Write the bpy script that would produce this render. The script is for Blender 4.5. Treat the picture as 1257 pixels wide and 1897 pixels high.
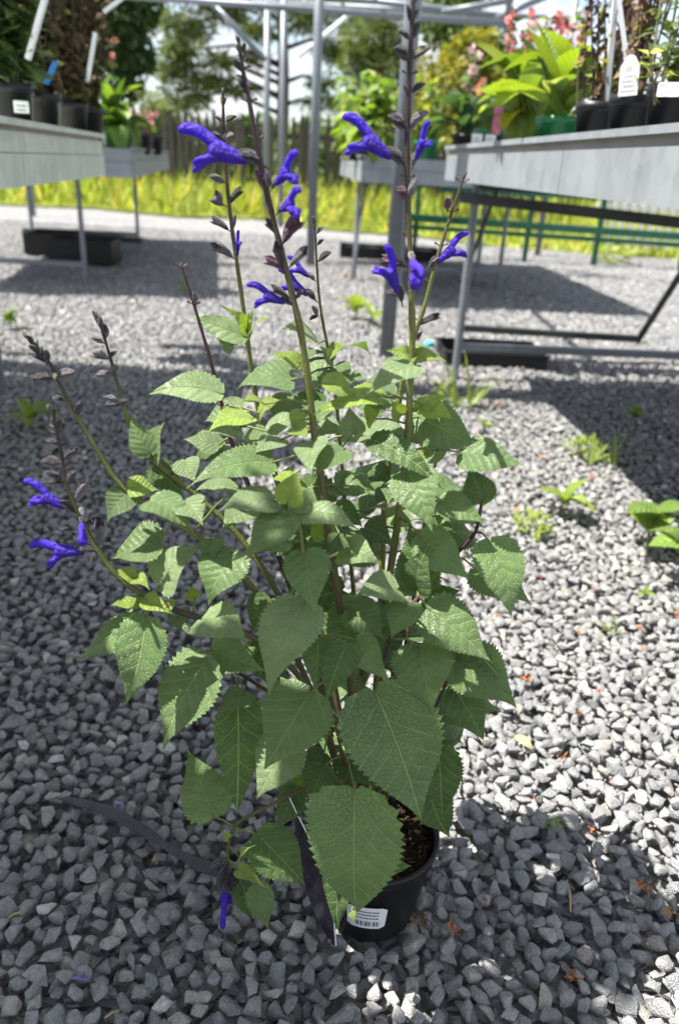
import bpy, bmesh, math, random
import numpy as np
from mathutils import Vector, Matrix, Euler

random.seed(11); RNG = np.random.default_rng(11)
for o in list(bpy.data.objects): bpy.data.objects.remove(o)
SC = bpy.context.scene
COL = SC.collection

# ------------------------------------------------------------------ camera
PW, PH, PF, CAMH = 1257.0, 1897.0, 1400.0, 0.8           # photograph size, focal length in its pixels, lens height
ROLL, PITCH = math.radians(3.2), math.radians(24.7)
_f = np.array([0, math.cos(PITCH), -math.sin(PITCH)]); _r0 = np.array([1., 0, 0]); _u0 = np.cross(_r0, _f)
_R = math.cos(ROLL) * _r0 + math.sin(ROLL) * _u0
_U = math.cos(ROLL) * _u0 - math.sin(ROLL) * _r0
CAM = np.array([0, 0, CAMH])
cd = bpy.data.cameras.new('camera'); cam = bpy.data.objects.new('camera', cd); COL.objects.link(cam)
cam.matrix_world = Matrix(((_R[0], _U[0], -_f[0], 0), (_R[1], _U[1], -_f[1], 0), (_R[2], _U[2], -_f[2], CAMH), (0, 0, 0, 1)))
cd.sensor_fit = 'VERTICAL'; cd.sensor_height = 36; cd.lens = PF / PH * 36
cd.clip_start = 0.02; cd.clip_end = 2000
cd.dof.use_dof = True; cd.dof.focus_distance = 0.74; cd.dof.aperture_fstop = 5.0
SC.camera = cam

# ------------------------------------------------------------------ sky and sun
SUN_EL = math.radians(61); SHX, SHY = 1.0, 0.10          # shadows run to the right and slightly away
_h = math.hypot(SHX, SHY); SDX, SDY = SHX / _h, SHY / _h
world = bpy.data.worlds.new('World'); SC.world = world; world.use_nodes = True
wt = world.node_tree; wt.nodes.clear()
wo = wt.nodes.new('ShaderNodeOutputWorld'); bg = wt.nodes.new('ShaderNodeBackground'); bc = wt.nodes.new('ShaderNodeBackground')
sky = wt.nodes.new('ShaderNodeTexSky'); sky.sky_type = 'NISHITA'; sky.sun_disc = False
sky.sun_elevation = SUN_EL; sky.sun_rotation = math.atan2(-SDX, -SDY); sky.air_density = 1.0; sky.dust_density = 0.6
bg.inputs[1].default_value = 0.085
tc = wt.nodes.new('ShaderNodeTexCoord'); mp = wt.nodes.new('ShaderNodeMapping'); mp.inputs['Scale'].default_value = (1, 1, 2.6)
nz = wt.nodes.new('ShaderNodeTexNoise'); nz.inputs['Scale'].default_value = 4.2; nz.inputs['Detail'].default_value = 8; nz.inputs['Roughness'].default_value = 0.62
cr = wt.nodes.new('ShaderNodeValToRGB'); cr.color_ramp.elements[0].position = 0.40; cr.color_ramp.elements[1].position = 0.58
bc.inputs[0].default_value = (0.93, 0.95, 1.0, 1); bc.inputs[1].default_value = 0.46
mx = wt.nodes.new('ShaderNodeMixShader')
wt.links.new(tc.outputs['Generated'], mp.inputs[0]); wt.links.new(mp.outputs[0], nz.inputs['Vector']); wt.links.new(nz.outputs[0], cr.inputs[0])
wt.links.new(sky.outputs[0], bg.inputs[0]); wt.links.new(cr.outputs[0], mx.inputs[0]); wt.links.new(bg.outputs[0], mx.inputs[1]); wt.links.new(bc.outputs[0], mx.inputs[2])
wt.links.new(mx.outputs[0], wo.inputs[0])
sd = bpy.data.lights.new('sun', 'SUN'); sd.energy = 4.9; sd.angle = math.radians(0.53); sd.color = (1.0, 0.955, 0.88)
so = bpy.data.objects.new('sun', sd); COL.objects.link(so); so.location = (-4, -1, 8)
so.rotation_euler = Vector((math.cos(SUN_EL) * SDX, math.cos(SUN_EL) * SDY, -math.sin(SUN_EL))).to_track_quat('-Z', 'Y').to_euler()
vs = SC.view_settings; vs.view_transform = 'Standard'; vs.look = 'None'; vs.gamma = 1.0; vs.exposure = 1.55; vs.use_curve_mapping = False
SC.render.engine = 'CYCLES'

# ------------------------------------------------------------------ pixel helpers (a pixel gives a direction, Y or z gives the distance)
def ray(x, y): return _f + _R * ((x - PW / 2) / PF) + _U * ((PH / 2 - y) / PF)
def gnd(x, y, z=0.0):
    d = ray(x, y); return CAM + d * ((z - CAMH) / d[2])
def atY(x, y, Y):
    d = ray(x, y); return CAM + d * (Y / d[1])
def px_per_m(p): return PF / float((np.array(p) - CAM) @ _f)
def nrm(v):
    v = np.asarray(v, float); return v / (np.linalg.norm(v) + 1e-12)
def lerp(a, b, t): return a + (b - a) * t

# ------------------------------------------------------------------ mesh collector
class MB:
    def __init__(s): s.v = []; s.f = []; s.c = []; s.uv = []; s.m = []
    def add(s, verts, faces, col=(1, 1, 1), uv=None, mi=0):
        o = len(s.v)
        s.v += [tuple(map(float, p)) for p in verts]
        if len(col) == len(verts) and not np.isscalar(col[0]): s.c += [tuple(c) for c in col]
        else: s.c += [tuple(col)] * len(verts)
        s.uv += (uv if uv is not None else [(0.0, 0.0)] * len(verts))
        s.f += [tuple(i + o for i in f) for f in faces]; s.m += [mi] * len(faces)
        return s
    def tube(s, pts, rad, n=6, col=(1, 1, 1), cap=True, mi=0):
        pts = [np.asarray(p, float) for p in pts]; k = len(pts)
        if np.isscalar(rad): rad = [rad] * k
        t0 = nrm(pts[1] - pts[0]); a = np.cross(t0, (0, 0, 1.0))
        if np.linalg.norm(a) < 0.1: a = np.cross(t0, (0, 1.0, 0))
        a = nrm(a); V = []; C = []
        for i in range(k):
            t = nrm(pts[min(i + 1, k - 1)] - pts[max(i - 1, 0)])
            a = nrm(a - t * (a @ t)); b = np.cross(t, a)
            for j in range(n):
                th = 2 * math.pi * j / n
                V.append(pts[i] + (a * math.cos(th) + b * math.sin(th)) * rad[i])
                C.append(col[i] if not np.isscalar(col[0]) else col)
        Fc = [(i * n + j, i * n + (j + 1) % n, (i + 1) * n + (j + 1) % n, (i + 1) * n + j) for i in range(k - 1) for j in range(n)]
        if cap: Fc += [tuple(range(n))[::-1], tuple((k - 1) * n + j for j in range(n))]
        return s.add(V, Fc, C, mi=mi)
    def box(s, c, d, rz=0.0, M=None, col=(1, 1, 1), mi=0):
        c = np.asarray(c, float); h = np.asarray(d, float) / 2
        A = np.array(M) if M is not None else np.array([[math.cos(rz), -math.sin(rz), 0], [math.sin(rz), math.cos(rz), 0], [0, 0, 1]])
        V = [c + A @ (h * np.array(q)) for q in ((-1, -1, -1), (1, -1, -1), (1, 1, -1), (-1, 1, -1), (-1, -1, 1), (1, -1, 1), (1, 1, 1), (-1, 1, 1))]
        return s.add(V, [(0, 3, 2, 1), (4, 5, 6, 7), (0, 1, 5, 4), (1, 2, 6, 5), (2, 3, 7, 6), (3, 0, 4, 7)], col, mi=mi)
    def bar(s, a, b, w, h=None, col=(1, 1, 1), up=(0, 0, 1.0)):
        a = np.asarray(a, float); b = np.asarray(b, float); t = nrm(b - a); u = np.asarray(up, float)
        if abs(t @ u) > 0.95: u = np.array([0, 1.0, 0])
        sd_ = nrm(np.cross(t, u)); u = np.cross(sd_, t)
        return s.box((a + b) / 2, (np.linalg.norm(b - a), w, h or w), M=np.stack([t, sd_, u], 1), col=col)
    def lathe(s, prof, n=28, c=(0, 0, 0), col=(1, 1, 1)):
        V = [(c[0] + r * math.cos(2 * math.pi * j / n), c[1] + r * math.sin(2 * math.pi * j / n), c[2] + z) for r, z in prof for j in range(n)]
        Fc = [(i * n + j, i * n + (j + 1) % n, (i + 1) * n + (j + 1) % n, (i + 1) * n + j) for i in range(len(prof) - 1) for j in range(n)]
        return s.add(V, Fc, col)
    def mesh(s, name, smooth=False):
        me = bpy.data.meshes.new(name); me.from_pydata(s.v, [], s.f)
        ca = me.attributes.new('col', 'FLOAT_COLOR', 'POINT')
        ca.data.foreach_set('color', np.concatenate([np.array(s.c, float).reshape(-1, 3), np.ones((len(s.v), 1))], 1).ravel())
        ul = me.uv_layers.new(name='UVMap'); li = np.zeros(len(me.loops), int); me.loops.foreach_get('vertex_index', li)
        ul.data.foreach_set('uv', np.array(s.uv, float)[li].ravel())
        me.polygons.foreach_set('material_index', s.m)
        me.polygons.foreach_set('use_smooth', [smooth] * len(me.polygons)); me.update()
        return me
def np_mesh(name, V, T, C):
    me = bpy.data.meshes.new(name); nv, nt = len(V), len(T)
    me.vertices.add(nv); me.vertices.foreach_set('co', np.asarray(V, np.float32).ravel())
    me.loops.add(nt * 3); me.loops.foreach_set('vertex_index', np.asarray(T, np.int32).ravel())
    me.polygons.add(nt); me.polygons.foreach_set('loop_start', np.arange(nt, dtype=np.int32) * 3)
    me.update(calc_edges=True)
    ca = me.attributes.new('col', 'FLOAT_COLOR', 'POINT')
    ca.data.foreach_set('color', np.concatenate([C, np.ones((nv, 1))], 1).astype(np.float32).ravel())
    me.validate(); return me
def leaf_arrays(P, D, N, L, Wd, C):
    """many folded leaves as arrays: 5 points, 4 triangles each"""
    D = D / (np.linalg.norm(D, axis=1, keepdims=True) + 1e-9); S = np.cross(D, N); S /= (np.linalg.norm(S, axis=1, keepdims=True) + 1e-9)
    Nn = np.cross(S, D); L = L[:, None]; Wd = Wd[:, None]
    v = np.stack([P, P + D * L * .42 + S * Wd + Nn * L * .04, P + D * L * .42 - S * Wd + Nn * L * .04, P + D * L * .5 - Nn * L * .03, P + D * L - Nn * L * .12], 1)
    n = len(P); k = np.arange(n)[:, None, None] * 5
    T = (np.array([[0, 1, 3], [0, 3, 2], [1, 4, 3], [3, 4, 2]])[None] + k).reshape(-1, 3)
    return v.reshape(-1, 3), T, np.repeat(C, 5, 0)
def jitter_cols(n, base, var=0.25, second=None, p2=0.0):
    c = np.tile(np.array(base, float), (n, 1)) * (1 + RNG.uniform(-var, var, (n, 1)))
    if second is not None:
        m = RNG.random(n) < p2; c[m] = np.array(second) * (1 + RNG.uniform(-var, var, (m.sum(), 1)))
    return np.clip(c, 0, 1)
def rand_dirs(n):
    d = RNG.normal(size=(n, 3)); return d / np.linalg.norm(d, axis=1, keepdims=True)
class LC:                                                # collects leaf clouds into one foliage mesh
    def __init__(s): s.V = []; s.T = []; s.C = []; s.n = 0
    def put(s, P, D, N, L, Wd, C):
        v, t, c = leaf_arrays(np.asarray(P, float), np.asarray(D, float), np.asarray(N, float), np.asarray(L, float), np.asarray(Wd, float), C)
        s.V.append(v); s.T.append(t + s.n); s.C.append(c); s.n += len(v)
    def mesh(s, name): return np_mesh(name, np.concatenate(s.V), np.concatenate(s.T), np.concatenate(s.C))

# ------------------------------------------------------------------ object helpers
def obj(name, me, mat, parent=None, loc=(0, 0, 0)):
    if isinstance(me, MB): me = me.mesh(name)
    if mat is not None and not me.materials:
        for m in (mat if isinstance(mat, (list, tuple)) else [mat]): me.materials.append(m)
    o = bpy.data.objects.new(name, me); COL.objects.link(o); o.location = loc; o.parent = parent
    return o
def tag(o, label, cat, group=None, kind=None):
    if label: o['label'] = label
    if cat: o['category'] = cat
    if group: o['group'] = group
    if kind: o['kind'] = kind
    return o
def thing(name, label, cat, loc=(0, 0, 0), group=None, rz=0.0):
    o = bpy.data.objects.new(name, None); COL.objects.link(o); o.empty_display_size = 0.05
    o.location = tuple(float(q) for q in loc); o.rotation_euler = (0, 0, rz)
    return tag(o, label, cat, group)
def copy_tree(o, parent=None):
    c = o.copy(); COL.objects.link(c); c.parent = parent
    for ch in list(o.children): copy_tree(ch, c)
    return c

# ------------------------------------------------------------------ materials
def mat(name, col=(0.5, 0.5, 0.5), rough=0.6, metal=0.0, spec=0.4, bump=0.0, bscale=60.0, var=0.0, vscale=8.0, attr=False, transl=0.0, tcol=None, objrand=0.0):
    m = bpy.data.materials.new(name); m.use_nodes = True; t = m.node_tree; nd = t.nodes; lk = t.links
    p = nd['Principled BSDF']; p.inputs['Roughness'].default_value = rough; p.inputs['Metallic'].default_value = metal; p.inputs['Specular IOR Level'].default_value = spec
    tcn = nd.new('ShaderNodeTexCoord'); src = None
    if attr:
        a = nd.new('ShaderNodeAttribute'); a.attribute_name = 'col'; src = a.outputs['Color']
    else:
        rgb = nd.new('ShaderNodeRGB'); rgb.outputs[0].default_value = (*col, 1); src = rgb.outputs[0]
    if var > 0:
        n = nd.new('ShaderNodeTexNoise'); n.inputs['Scale'].default_value = vscale; n.inputs['Detail'].default_value = 6; n.inputs['Roughness'].default_value = 0.65
        lk.new(tcn.outputs['Object'], n.inputs['Vector'])
        mr = nd.new('ShaderNodeMapRange'); mr.inputs[1].default_value = 0.3; mr.inputs[2].default_value = 0.7; mr.inputs[3].default_value = 1 - var; mr.inputs[4].default_value = 1 + var
        lk.new(n.outputs[0], mr.inputs[0]); src = mul(t, src, mr.outputs[0])
    if objrand > 0:
        oi = nd.new('ShaderNodeObjectInfo'); mr = nd.new('ShaderNodeMapRange'); mr.inputs[3].default_value = 1 - objrand; mr.inputs[4].default_value = 1 + objrand
        lk.new(oi.outputs['Random'], mr.inputs[0]); src = mul(t, src, mr.outputs[0])
    lk.new(src, p.inputs['Base Color'])
    if bump > 0:
        n = nd.new('ShaderNodeTexNoise'); n.inputs['Scale'].default_value = bscale; n.inputs['Detail'].default_value = 5
        lk.new(tcn.outputs['Object'], n.inputs['Vector']); b = nd.new('ShaderNodeBump'); b.inputs['Strength'].default_value = bump; b.inputs['Distance'].default_value = 0.01
        lk.new(n.outputs[0], b.inputs['Height']); lk.new(b.outputs[0], p.inputs['Normal'])
    if transl > 0:
        tr = nd.new('ShaderNodeBsdfTranslucent'); ms = nd.new('ShaderNodeMixShader'); ms.inputs[0].default_value = transl
        tm = mul(t, src, None, tcol or (1.25, 1.3, 0.5)); lk.new(tm, tr.inputs[0])
        lk.new(p.outputs[0], ms.inputs[1]); lk.new(tr.outputs[0], ms.inputs[2]); lk.new(ms.outputs[0], nd['Material Output'].inputs[0])
    return m
def mul(t, a, fac=None, const=None):
    v = t.nodes.new('ShaderNodeVectorMath'); v.operation = 'MULTIPLY'; t.links.new(a, v.inputs[0])
    if fac is not None: t.links.new(fac, v.inputs[1])
    else: v.inputs[1].default_value = const
    return v.outputs[0]
def M_(t, op, a, b=None, c=None):
    n = t.nodes.new('ShaderNodeMath'); n.operation = op
    for i, q in enumerate((a, b, c)):
        if q is None: continue
        if isinstance(q, (int, float)): n.inputs[i].default_value = q
        else: t.links.new(q, n.inputs[i])
    return n.outputs[0]

def leaf_material():
    """serrate sage leaf: pale midrib and side veins, puckered net between them, colour from the object"""
    m = bpy.data.materials.new('sage_leaf'); m.use_nodes = True; t = m.node_tree; nd = t.nodes; lk = t.links; p = nd['Principled BSDF']
    uv = nd.new('ShaderNodeUVMap'); uv.uv_map = 'UVMap'; sp = nd.new('ShaderNodeSeparateXYZ'); lk.new(uv.outputs[0], sp.inputs[0])
    u = sp.outputs[0]; ay = M_(t, 'ABSOLUTE', sp.outputs[1])
    wob = nd.new('ShaderNodeTexNoise'); wob.inputs['Scale'].default_value = 9; lk.new(uv.outputs[0], wob.inputs['Vector'])
    bend = M_(t, 'MULTIPLY', M_(t, 'POWER', ay, 0.85), 0.62)
    ph = M_(t, 'ADD', M_(t, 'SUBTRACT', u, bend), M_(t, 'MULTIPLY', wob.outputs[0], 0.05))
    fr = M_(t, 'FRACT', M_(t, 'MULTIPLY', ph, 7.0)); dv = M_(t, 'ABSOLUTE', M_(t, 'SUBTRACT', fr, 0.5))      # 0 on a side vein
    def line(x, w0, w1):
        r = nd.new('ShaderNodeMapRange'); r.interpolation_type = 'SMOOTHSTEP'; r.inputs[1].default_value = w0; r.inputs[2].default_value = w1; r.inputs[3].default_value = 1; r.inputs[4].default_value = 0
        lk.new(x, r.inputs[0]); return r.outputs[0]
    side = line(dv, 0.012, 0.06); mid = line(ay, 0.003, 0.011)
    vor = nd.new('ShaderNodeTexVoronoi'); vor.feature = 'DISTANCE_TO_EDGE'; vor.inputs['Scale'].default_value = 34; lk.new(uv.outputs[0], vor.inputs['Vector'])
    net = line(vor.outputs[0], 0.0, 0.12)
    vein = M_(t, 'MAXIMUM', mid, M_(t, 'MULTIPLY', side, 0.7)); vein2 = M_(t, 'MAXIMUM', vein, M_(t, 'MULTIPLY', net, 0.14))
    oi = nd.new('ShaderNodeObjectInfo')
    n2 = nd.new('ShaderNodeTexNoise'); n2.inputs['Scale'].default_value = 3.5; n2.inputs['Detail'].default_value = 4; lk.new(uv.outputs[0], n2.inputs['Vector'])
    mr = nd.new('ShaderNodeMapRange'); mr.inputs[1].default_value = .3; mr.inputs[2].default_value = .7; mr.inputs[3].default_value = 0.82; mr.inputs[4].default_value = 1.15; lk.new(n2.outputs[0], mr.inputs[0])
    base = mul(t, oi.outputs['Color'], mr.outputs[0])
    mixc = nd.new('ShaderNodeMix'); mixc.data_type = 'RGBA'; lk.new(vein2, mixc.inputs[0]); lk.new(base, mixc.inputs[6]); mixc.inputs[7].default_value = (0.24, 0.335, 0.12, 1)
    geo = nd.new('ShaderNodeNewGeometry')
    under = nd.new('ShaderNodeMix'); under.data_type = 'RGBA'; lk.new(geo.outputs['Backfacing'], under.inputs[0])
    lk.new(mixc.outputs[2], under.inputs[6]); lk.new(mul(t, mixc.outputs[2], None, (1.25, 1.22, 1.3)), under.inputs[7])
    lk.new(under.outputs[2], p.inputs['Base Color'])
    p.inputs['Roughness'].default_value = 0.46; p.inputs['Specular IOR Level'].default_value = 0.55
    p.inputs['Sheen Weight'].default_value = 0.12; p.inputs['Sheen Roughness'].default_value = 0.4
    puff = M_(t, 'MULTIPLY', M_(t, 'SUBTRACT', 1.0, M_(t, 'POWER', side, 1.0)), 0.7)
    dvh = M_(t, 'MULTIPLY', dv, 0.55)
    hgt = M_(t, 'ADD', M_(t, 'ADD', M_(t, 'MULTIPLY', puff, 0.4), dvh), M_(t, 'MULTIPLY', M_(t, 'SUBTRACT', 1.0, net), 0.38)); hgt = M_(t, 'SUBTRACT', hgt, M_(t, 'MULTIPLY', mid, 0.9))
    b = nd.new('ShaderNodeBump'); b.inputs['Strength'].default_value = 0.75; b.inputs['Distance'].default_value = 0.0024; lk.new(hgt, b.inputs['Height']); lk.new(b.outputs[0], p.inputs['Normal'])
    tr = nd.new('ShaderNodeBsdfTranslucent'); lk.new(mul(t, mixc.outputs[2], None, (1.5, 1.55, 0.45)), tr.inputs[0]); lk.new(b.outputs[0], tr.inputs['Normal'])
    ms = nd.new('ShaderNodeMixShader'); ms.inputs[0].default_value = 0.30; lk.new(p.outputs[0], ms.inputs[1]); lk.new(tr.outputs[0], ms.inputs[2]); lk.new(ms.outputs[0], nd['Material Output'].inputs[0])
    return m

def stone_material(name, ground=False):
    m = bpy.data.materials.new(name); m.use_nodes = True; t = m.node_tree; nd = t.nodes; lk = t.links; p = nd['Principled BSDF']
    p.inputs['Roughness'].default_value = 0.85; p.inputs['Specular IOR Level'].default_value = 0.3
    tcn = nd.new('ShaderNodeTexCoord')
    ramp = nd.new('ShaderNodeValToRGB'); e = ramp.color_ramp.elements
    stops = [(0.0, (0.235, 0.238, 0.242)), (0.3, (0.29, 0.291, 0.294)), (0.62, (0.335, 0.335, 0.334)), (0.86, (0.38, 0.377, 0.37)), (0.955, (0.41, 0.375, 0.33)), (0.985, (0.62, 0.61, 0.60)), (1.0, (0.68, 0.66, 0.62))]
    e[0].position = 0; e[0].color = (*stops[0][1], 1); e[1].position = 1; e[1].color = (*stops[-1][1], 1)
    for q, c in stops[1:-1]:
        k = e.new(q); k.color = (*c, 1)
    if ground:
        v = nd.new('ShaderNodeTexVoronoi'); v.inputs['Scale'].default_value = 48; lk.new(tcn.outputs['Object'], v.inputs['Vector'])
        sx = nd.new('ShaderNodeSeparateXYZ'); lk.new(v.outputs['Color'], sx.inputs[0]); lk.new(sx.outputs[0], ramp.inputs[0])
        vd = nd.new('ShaderNodeTexVoronoi'); vd.feature = 'DISTANCE_TO_EDGE'; vd.inputs['Scale'].default_value = 48; lk.new(tcn.outputs['Object'], vd.inputs['Vector'])
        r = nd.new('ShaderNodeMapRange'); r.inputs[2].default_value = 0.25; lk.new(vd.outputs[0], r.inputs[0])
        b = nd.new('ShaderNodeBump'); b.inputs['Strength'].default_value = 1.0; b.inputs['Distance'].default_value = 0.012; lk.new(r.outputs[0], b.inputs['Height']); lk.new(b.outputs[0], p.inputs['Normal'])
        lk.new(ramp.outputs[0], p.inputs['Base Color'])
    else:
        oi = nd.new('ShaderNodeObjectInfo'); lk.new(oi.outputs['Random'], ramp.inputs[0])
        n = nd.new('ShaderNodeTexNoise'); n.inputs['Scale'].default_value = 2.6; n.inputs['Detail'].default_value = 8; n.inputs['Roughness'].default_value = 0.7; lk.new(tcn.outputs['Object'], n.inputs['Vector'])
        r = nd.new('ShaderNodeMapRange'); r.inputs[1].default_value = .3; r.inputs[2].default_value = .72; r.inputs[3].default_value = 0.72; r.inputs[4].default_value = 1.32; lk.new(n.outputs[0], r.inputs[0])
        lk.new(mul(t, ramp.outputs[0], r.outputs[0]), p.inputs['Base Color'])
        n3 = nd.new('ShaderNodeTexNoise'); n3.inputs['Scale'].default_value = 7; n3.inputs['Detail'].default_value = 6; lk.new(tcn.outputs['Object'], n3.inputs['Vector'])
        b = nd.new('ShaderNodeBump'); b.inputs['Strength'].default_value = 0.55; b.inputs['Distance'].default_value = 0.12; lk.new(n3.outputs[0], b.inputs['Height']); lk.new(b.outputs[0], p.inputs['Normal'])
    return m

def galv_material(name, col, rough, metal=0.55, spangle=26.0):
    m = bpy.data.materials.new(name); m.use_nodes = True; t = m.node_tree; nd = t.nodes; lk = t.links; p = nd['Principled BSDF']
    tcn = nd.new('ShaderNodeTexCoord'); v = nd.new('ShaderNodeTexVoronoi'); v.inputs['Scale'].default_value = spangle; lk.new(tcn.outputs['Object'], v.inputs['Vector'])
    n = nd.new('ShaderNodeTexNoise'); n.inputs['Scale'].default_value = 5; n.inputs['Detail'].default_value = 8; n.inputs['Roughness'].default_value = 0.7; lk.new(tcn.outputs['Object'], n.inputs['Vector'])
    mpp = nd.new('ShaderNodeMapping'); mpp.inputs['Scale'].default_value = (30, 30, 2); lk.new(tcn.outputs['Object'], mpp.inputs[0])
    st = nd.new('ShaderNodeTexNoise'); st.inputs['Scale'].default_value = 1.0; st.inputs['Detail'].default_value = 4; lk.new(mpp.outputs[0], st.inputs['Vector'])
    sx = nd.new('ShaderNodeSeparateXYZ'); lk.new(v.outputs['Color'], sx.inputs[0])
    k = M_(t, 'ADD', M_(t, 'MULTIPLY', sx.outputs[0], 0.16), M_(t, 'ADD', M_(t, 'MULTIPLY', n.outputs[0], 0.5), M_(t, 'MULTIPLY', st.outputs[0], 0.35)))
    k = M_(t, 'ADD', k, 0.5)
    cb = nd.new('ShaderNodeRGB'); cb.outputs[0].default_value = (*col, 1)
    lk.new(mul(t, cb.outputs[0], k), p.inputs['Base Color']); p.inputs['Metallic'].default_value = metal
    lk.new(M_(t, 'ADD', M_(t, 'MULTIPLY', n.outputs[0], 0.25), rough - 0.12), p.inputs['Roughness'])
    return m

MT = dict(
    stone=stone_material('gravel_stone'), ground=stone_material('gravel_ground', True),
    leaf=leaf_material(), fol=mat('foliage', attr=True, rough=0.5, spec=0.4, transl=0.34), dryfol=mat('dry_foliage', attr=True, rough=0.8, spec=0.1, transl=0.15, tcol=(1.1, 1.0, 0.8)),
    petalvc=mat('petal_colours', attr=True, rough=0.6, spec=0.2, transl=0.4, tcol=(1.1, 0.9, 1.0)),
    stemvc=mat('stem_colours', attr=True, rough=0.5, spec=0.4, bump=0.25, bscale=500),
    corolla=mat('violet_petal', (0.070, 0.030, 0.42), rough=0.55, spec=0.3, transl=0.35, tcol=(1.6, 1.1, 1.7), var=0.35, vscale=2.2, bump=0.6, bscale=14),
    galv=galv_material('galvanised_sheet', (0.245, 0.262, 0.28), 0.5, 0.25), pipe=galv_material('galvanised_pipe', (0.172, 0.188, 0.21), 0.45, 0.3, 60), galv_old=galv_material('weathered_galvanised_sheet', (0.50, 0.54, 0.46), 0.55, 0.1),
    steel=mat('dark_steel', (0.055, 0.06, 0.058), 0.5, 0.4, var=0.3), green=mat('green_paint', (0.012, 0.10, 0.055), 0.45, var=0.2),
    black=mat('black_plastic', (0.009, 0.009, 0.010), 0.42, spec=0.35, bump=0.12, bscale=40, var=0.3, vscale=14), greenpot=mat('green_plastic', (0.006, 0.135, 0.042), 0.4, spec=0.5),
    white=mat('white_plastic', (0.78, 0.79, 0.80), 0.4, spec=0.4), ink=mat('black_ink', (0.03, 0.03, 0.035), 0.7), grey_ink=mat('grey_ink', (0.33, 0.33, 0.36), 0.7),
    soil=mat('potting_soil', (0.030, 0.020, 0.014), 0.95, spec=0.1, bump=1.0, bscale=120, var=0.6, vscale=90), bark=mat('bark', (0.085, 0.062, 0.046), 0.95, spec=0.1, bump=1.0, bscale=14, var=0.4, vscale=6),
    fence=mat('weathered_fence_wood', (0.075, 0.066, 0.06), 0.95, spec=0.1, bump=0.6, bscale=20, var=0.4, vscale=5, objrand=0.25), blue=mat('blue_plastic', (0.02, 0.22, 0.62), 0.4), cyan=mat('turquoise_plastic', (0.10, 0.55, 0.62), 0.45),
    hose=mat('black_rubber', (0.045, 0.047, 0.052), 0.6, spec=0.35, bump=0.3, bscale=60, var=0.4, vscale=30), card=mat('dark_purple_print', (0.030, 0.021, 0.038), 0.22, spec=0.6, var=0.9, vscale=45),
    beige=mat('dull_beige_strip', (0.36, 0.335, 0.30), 0.7, var=.2), lilac=mat('faded_violet', (.22, .17, .42), .6, transl=.3),
    cream=mat('cream_paint', (0.62, 0.62, 0.57), 0.6), meadow=mat('meadow_soil', (0.20, 0.24, 0.05), 0.95, spec=0.1, var=0.45, vscale=1.2), litter=mat('dry_litter', attr=True, rough=0.85, spec=0.1, transl=0.15, tcol=(1, .9, .7)),
)
def calyx_material():
    m = bpy.data.materials.new('calyx_purple'); m.use_nodes = True; t = m.node_tree; nd = t.nodes; lk = t.links; p = nd['Principled BSDF']
    oi = nd.new('ShaderNodeObjectInfo'); tcn = nd.new('ShaderNodeTexCoord'); mpp = nd.new('ShaderNodeMapping'); mpp.inputs['Scale'].default_value = (1.2, 11, 11); lk.new(tcn.outputs['Object'], mpp.inputs[0])
    n = nd.new('ShaderNodeTexNoise'); n.inputs['Scale'].default_value = 2.0; n.inputs['Detail'].default_value = 3; lk.new(mpp.outputs[0], n.inputs['Vector'])
    r = nd.new('ShaderNodeMapRange'); r.inputs[1].default_value = .35; r.inputs[2].default_value = .65; r.inputs[3].default_value = .55; r.inputs[4].default_value = 1.7; lk.new(n.outputs[0], r.inputs[0])
    lk.new(mul(t, oi.outputs['Color'], r.outputs[0]), p.inputs['Base Color']); p.inputs['Roughness'].default_value = 0.5
    p.inputs['Sheen Weight'].default_value = 0.25; p.inputs['Sheen Roughness'].default_value = 0.35
    b = nd.new('ShaderNodeBump'); b.inputs['Strength'].default_value = 0.6; b.inputs['Distance'].default_value = 0.05; lk.new(n.outputs[0], b.inputs['Height']); lk.new(b.outputs[0], p.inputs['Normal'])
    return m
MT['calyx'] = calyx_material()

# ================================================================== THE SETTING
def sheet(name, pts, z, m):
    b = MB(); b.add([(x, y, z) for x, y in pts], [tuple(range(len(pts)))]); return tag(obj(name, b, m), None, None, kind='structure')
g_ = sheet('ground', [(-300, -300), (300, -300), (300, 600), (-300, 600)], -0.030, MT['ground'])
edge = [(-300, 12.6), (-9, 12.6), (-6.2, 12.0), (-4.1, 12.5), (-2.6, 11.7), (-1.5, 12.2), (-0.4, 10.9), (0.8, 10.6), (1.8, 9.7), (2.9, 9.3), (4.2, 8.6), (6, 8.8), (300, 8.8)]
sheet('meadow', edge + [(300, 590), (-300, 590)], -0.010, MT['meadow'])

# ---- gravel: angular chippings, instanced on a jittered bed
GPOT = np.array([0.06, 0.628])
def stone_mesh(i):
    rs = np.random.default_rng(100 + i); bm = bmesh.new()
    k = int(rs.integers(11, 17)); d = rs.normal(size=(k, 3)); d /= np.linalg.norm(d, axis=1, keepdims=True)
    ext = np.array([1.0, rs.uniform(.62, .95), rs.uniform(.42, .75)]); d = d * ext * rs.uniform(.86, 1.1, (k, 1))
    for p in d: bm.verts.new(p)
    r = bmesh.ops.convex_hull(bm, input=bm.verts); bmesh.ops.delete(bm, geom=[v for v in bm.verts if not v.link_faces], context='VERTS')
    bmesh.ops.dissolve_limit(bm, angle_limit=0.12, verts=bm.verts, edges=bm.edges)
    bmesh.ops.bevel(bm, geom=list(bm.edges), offset=0.085, segments=2, profile=0.6, affect='EDGES', clamp_overlap=True)
    bmesh.ops.triangulate(bm, faces=bm.faces)
    me = bpy.data.meshes.new('stone'); bm.to_mesh(me); bm.free()
    me.polygons.foreach_set('use_smooth', [True] * len(me.polygons)); me.materials.append(MT['stone']); return me
stones = bpy.data.collections.new('gravel_stones')
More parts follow.
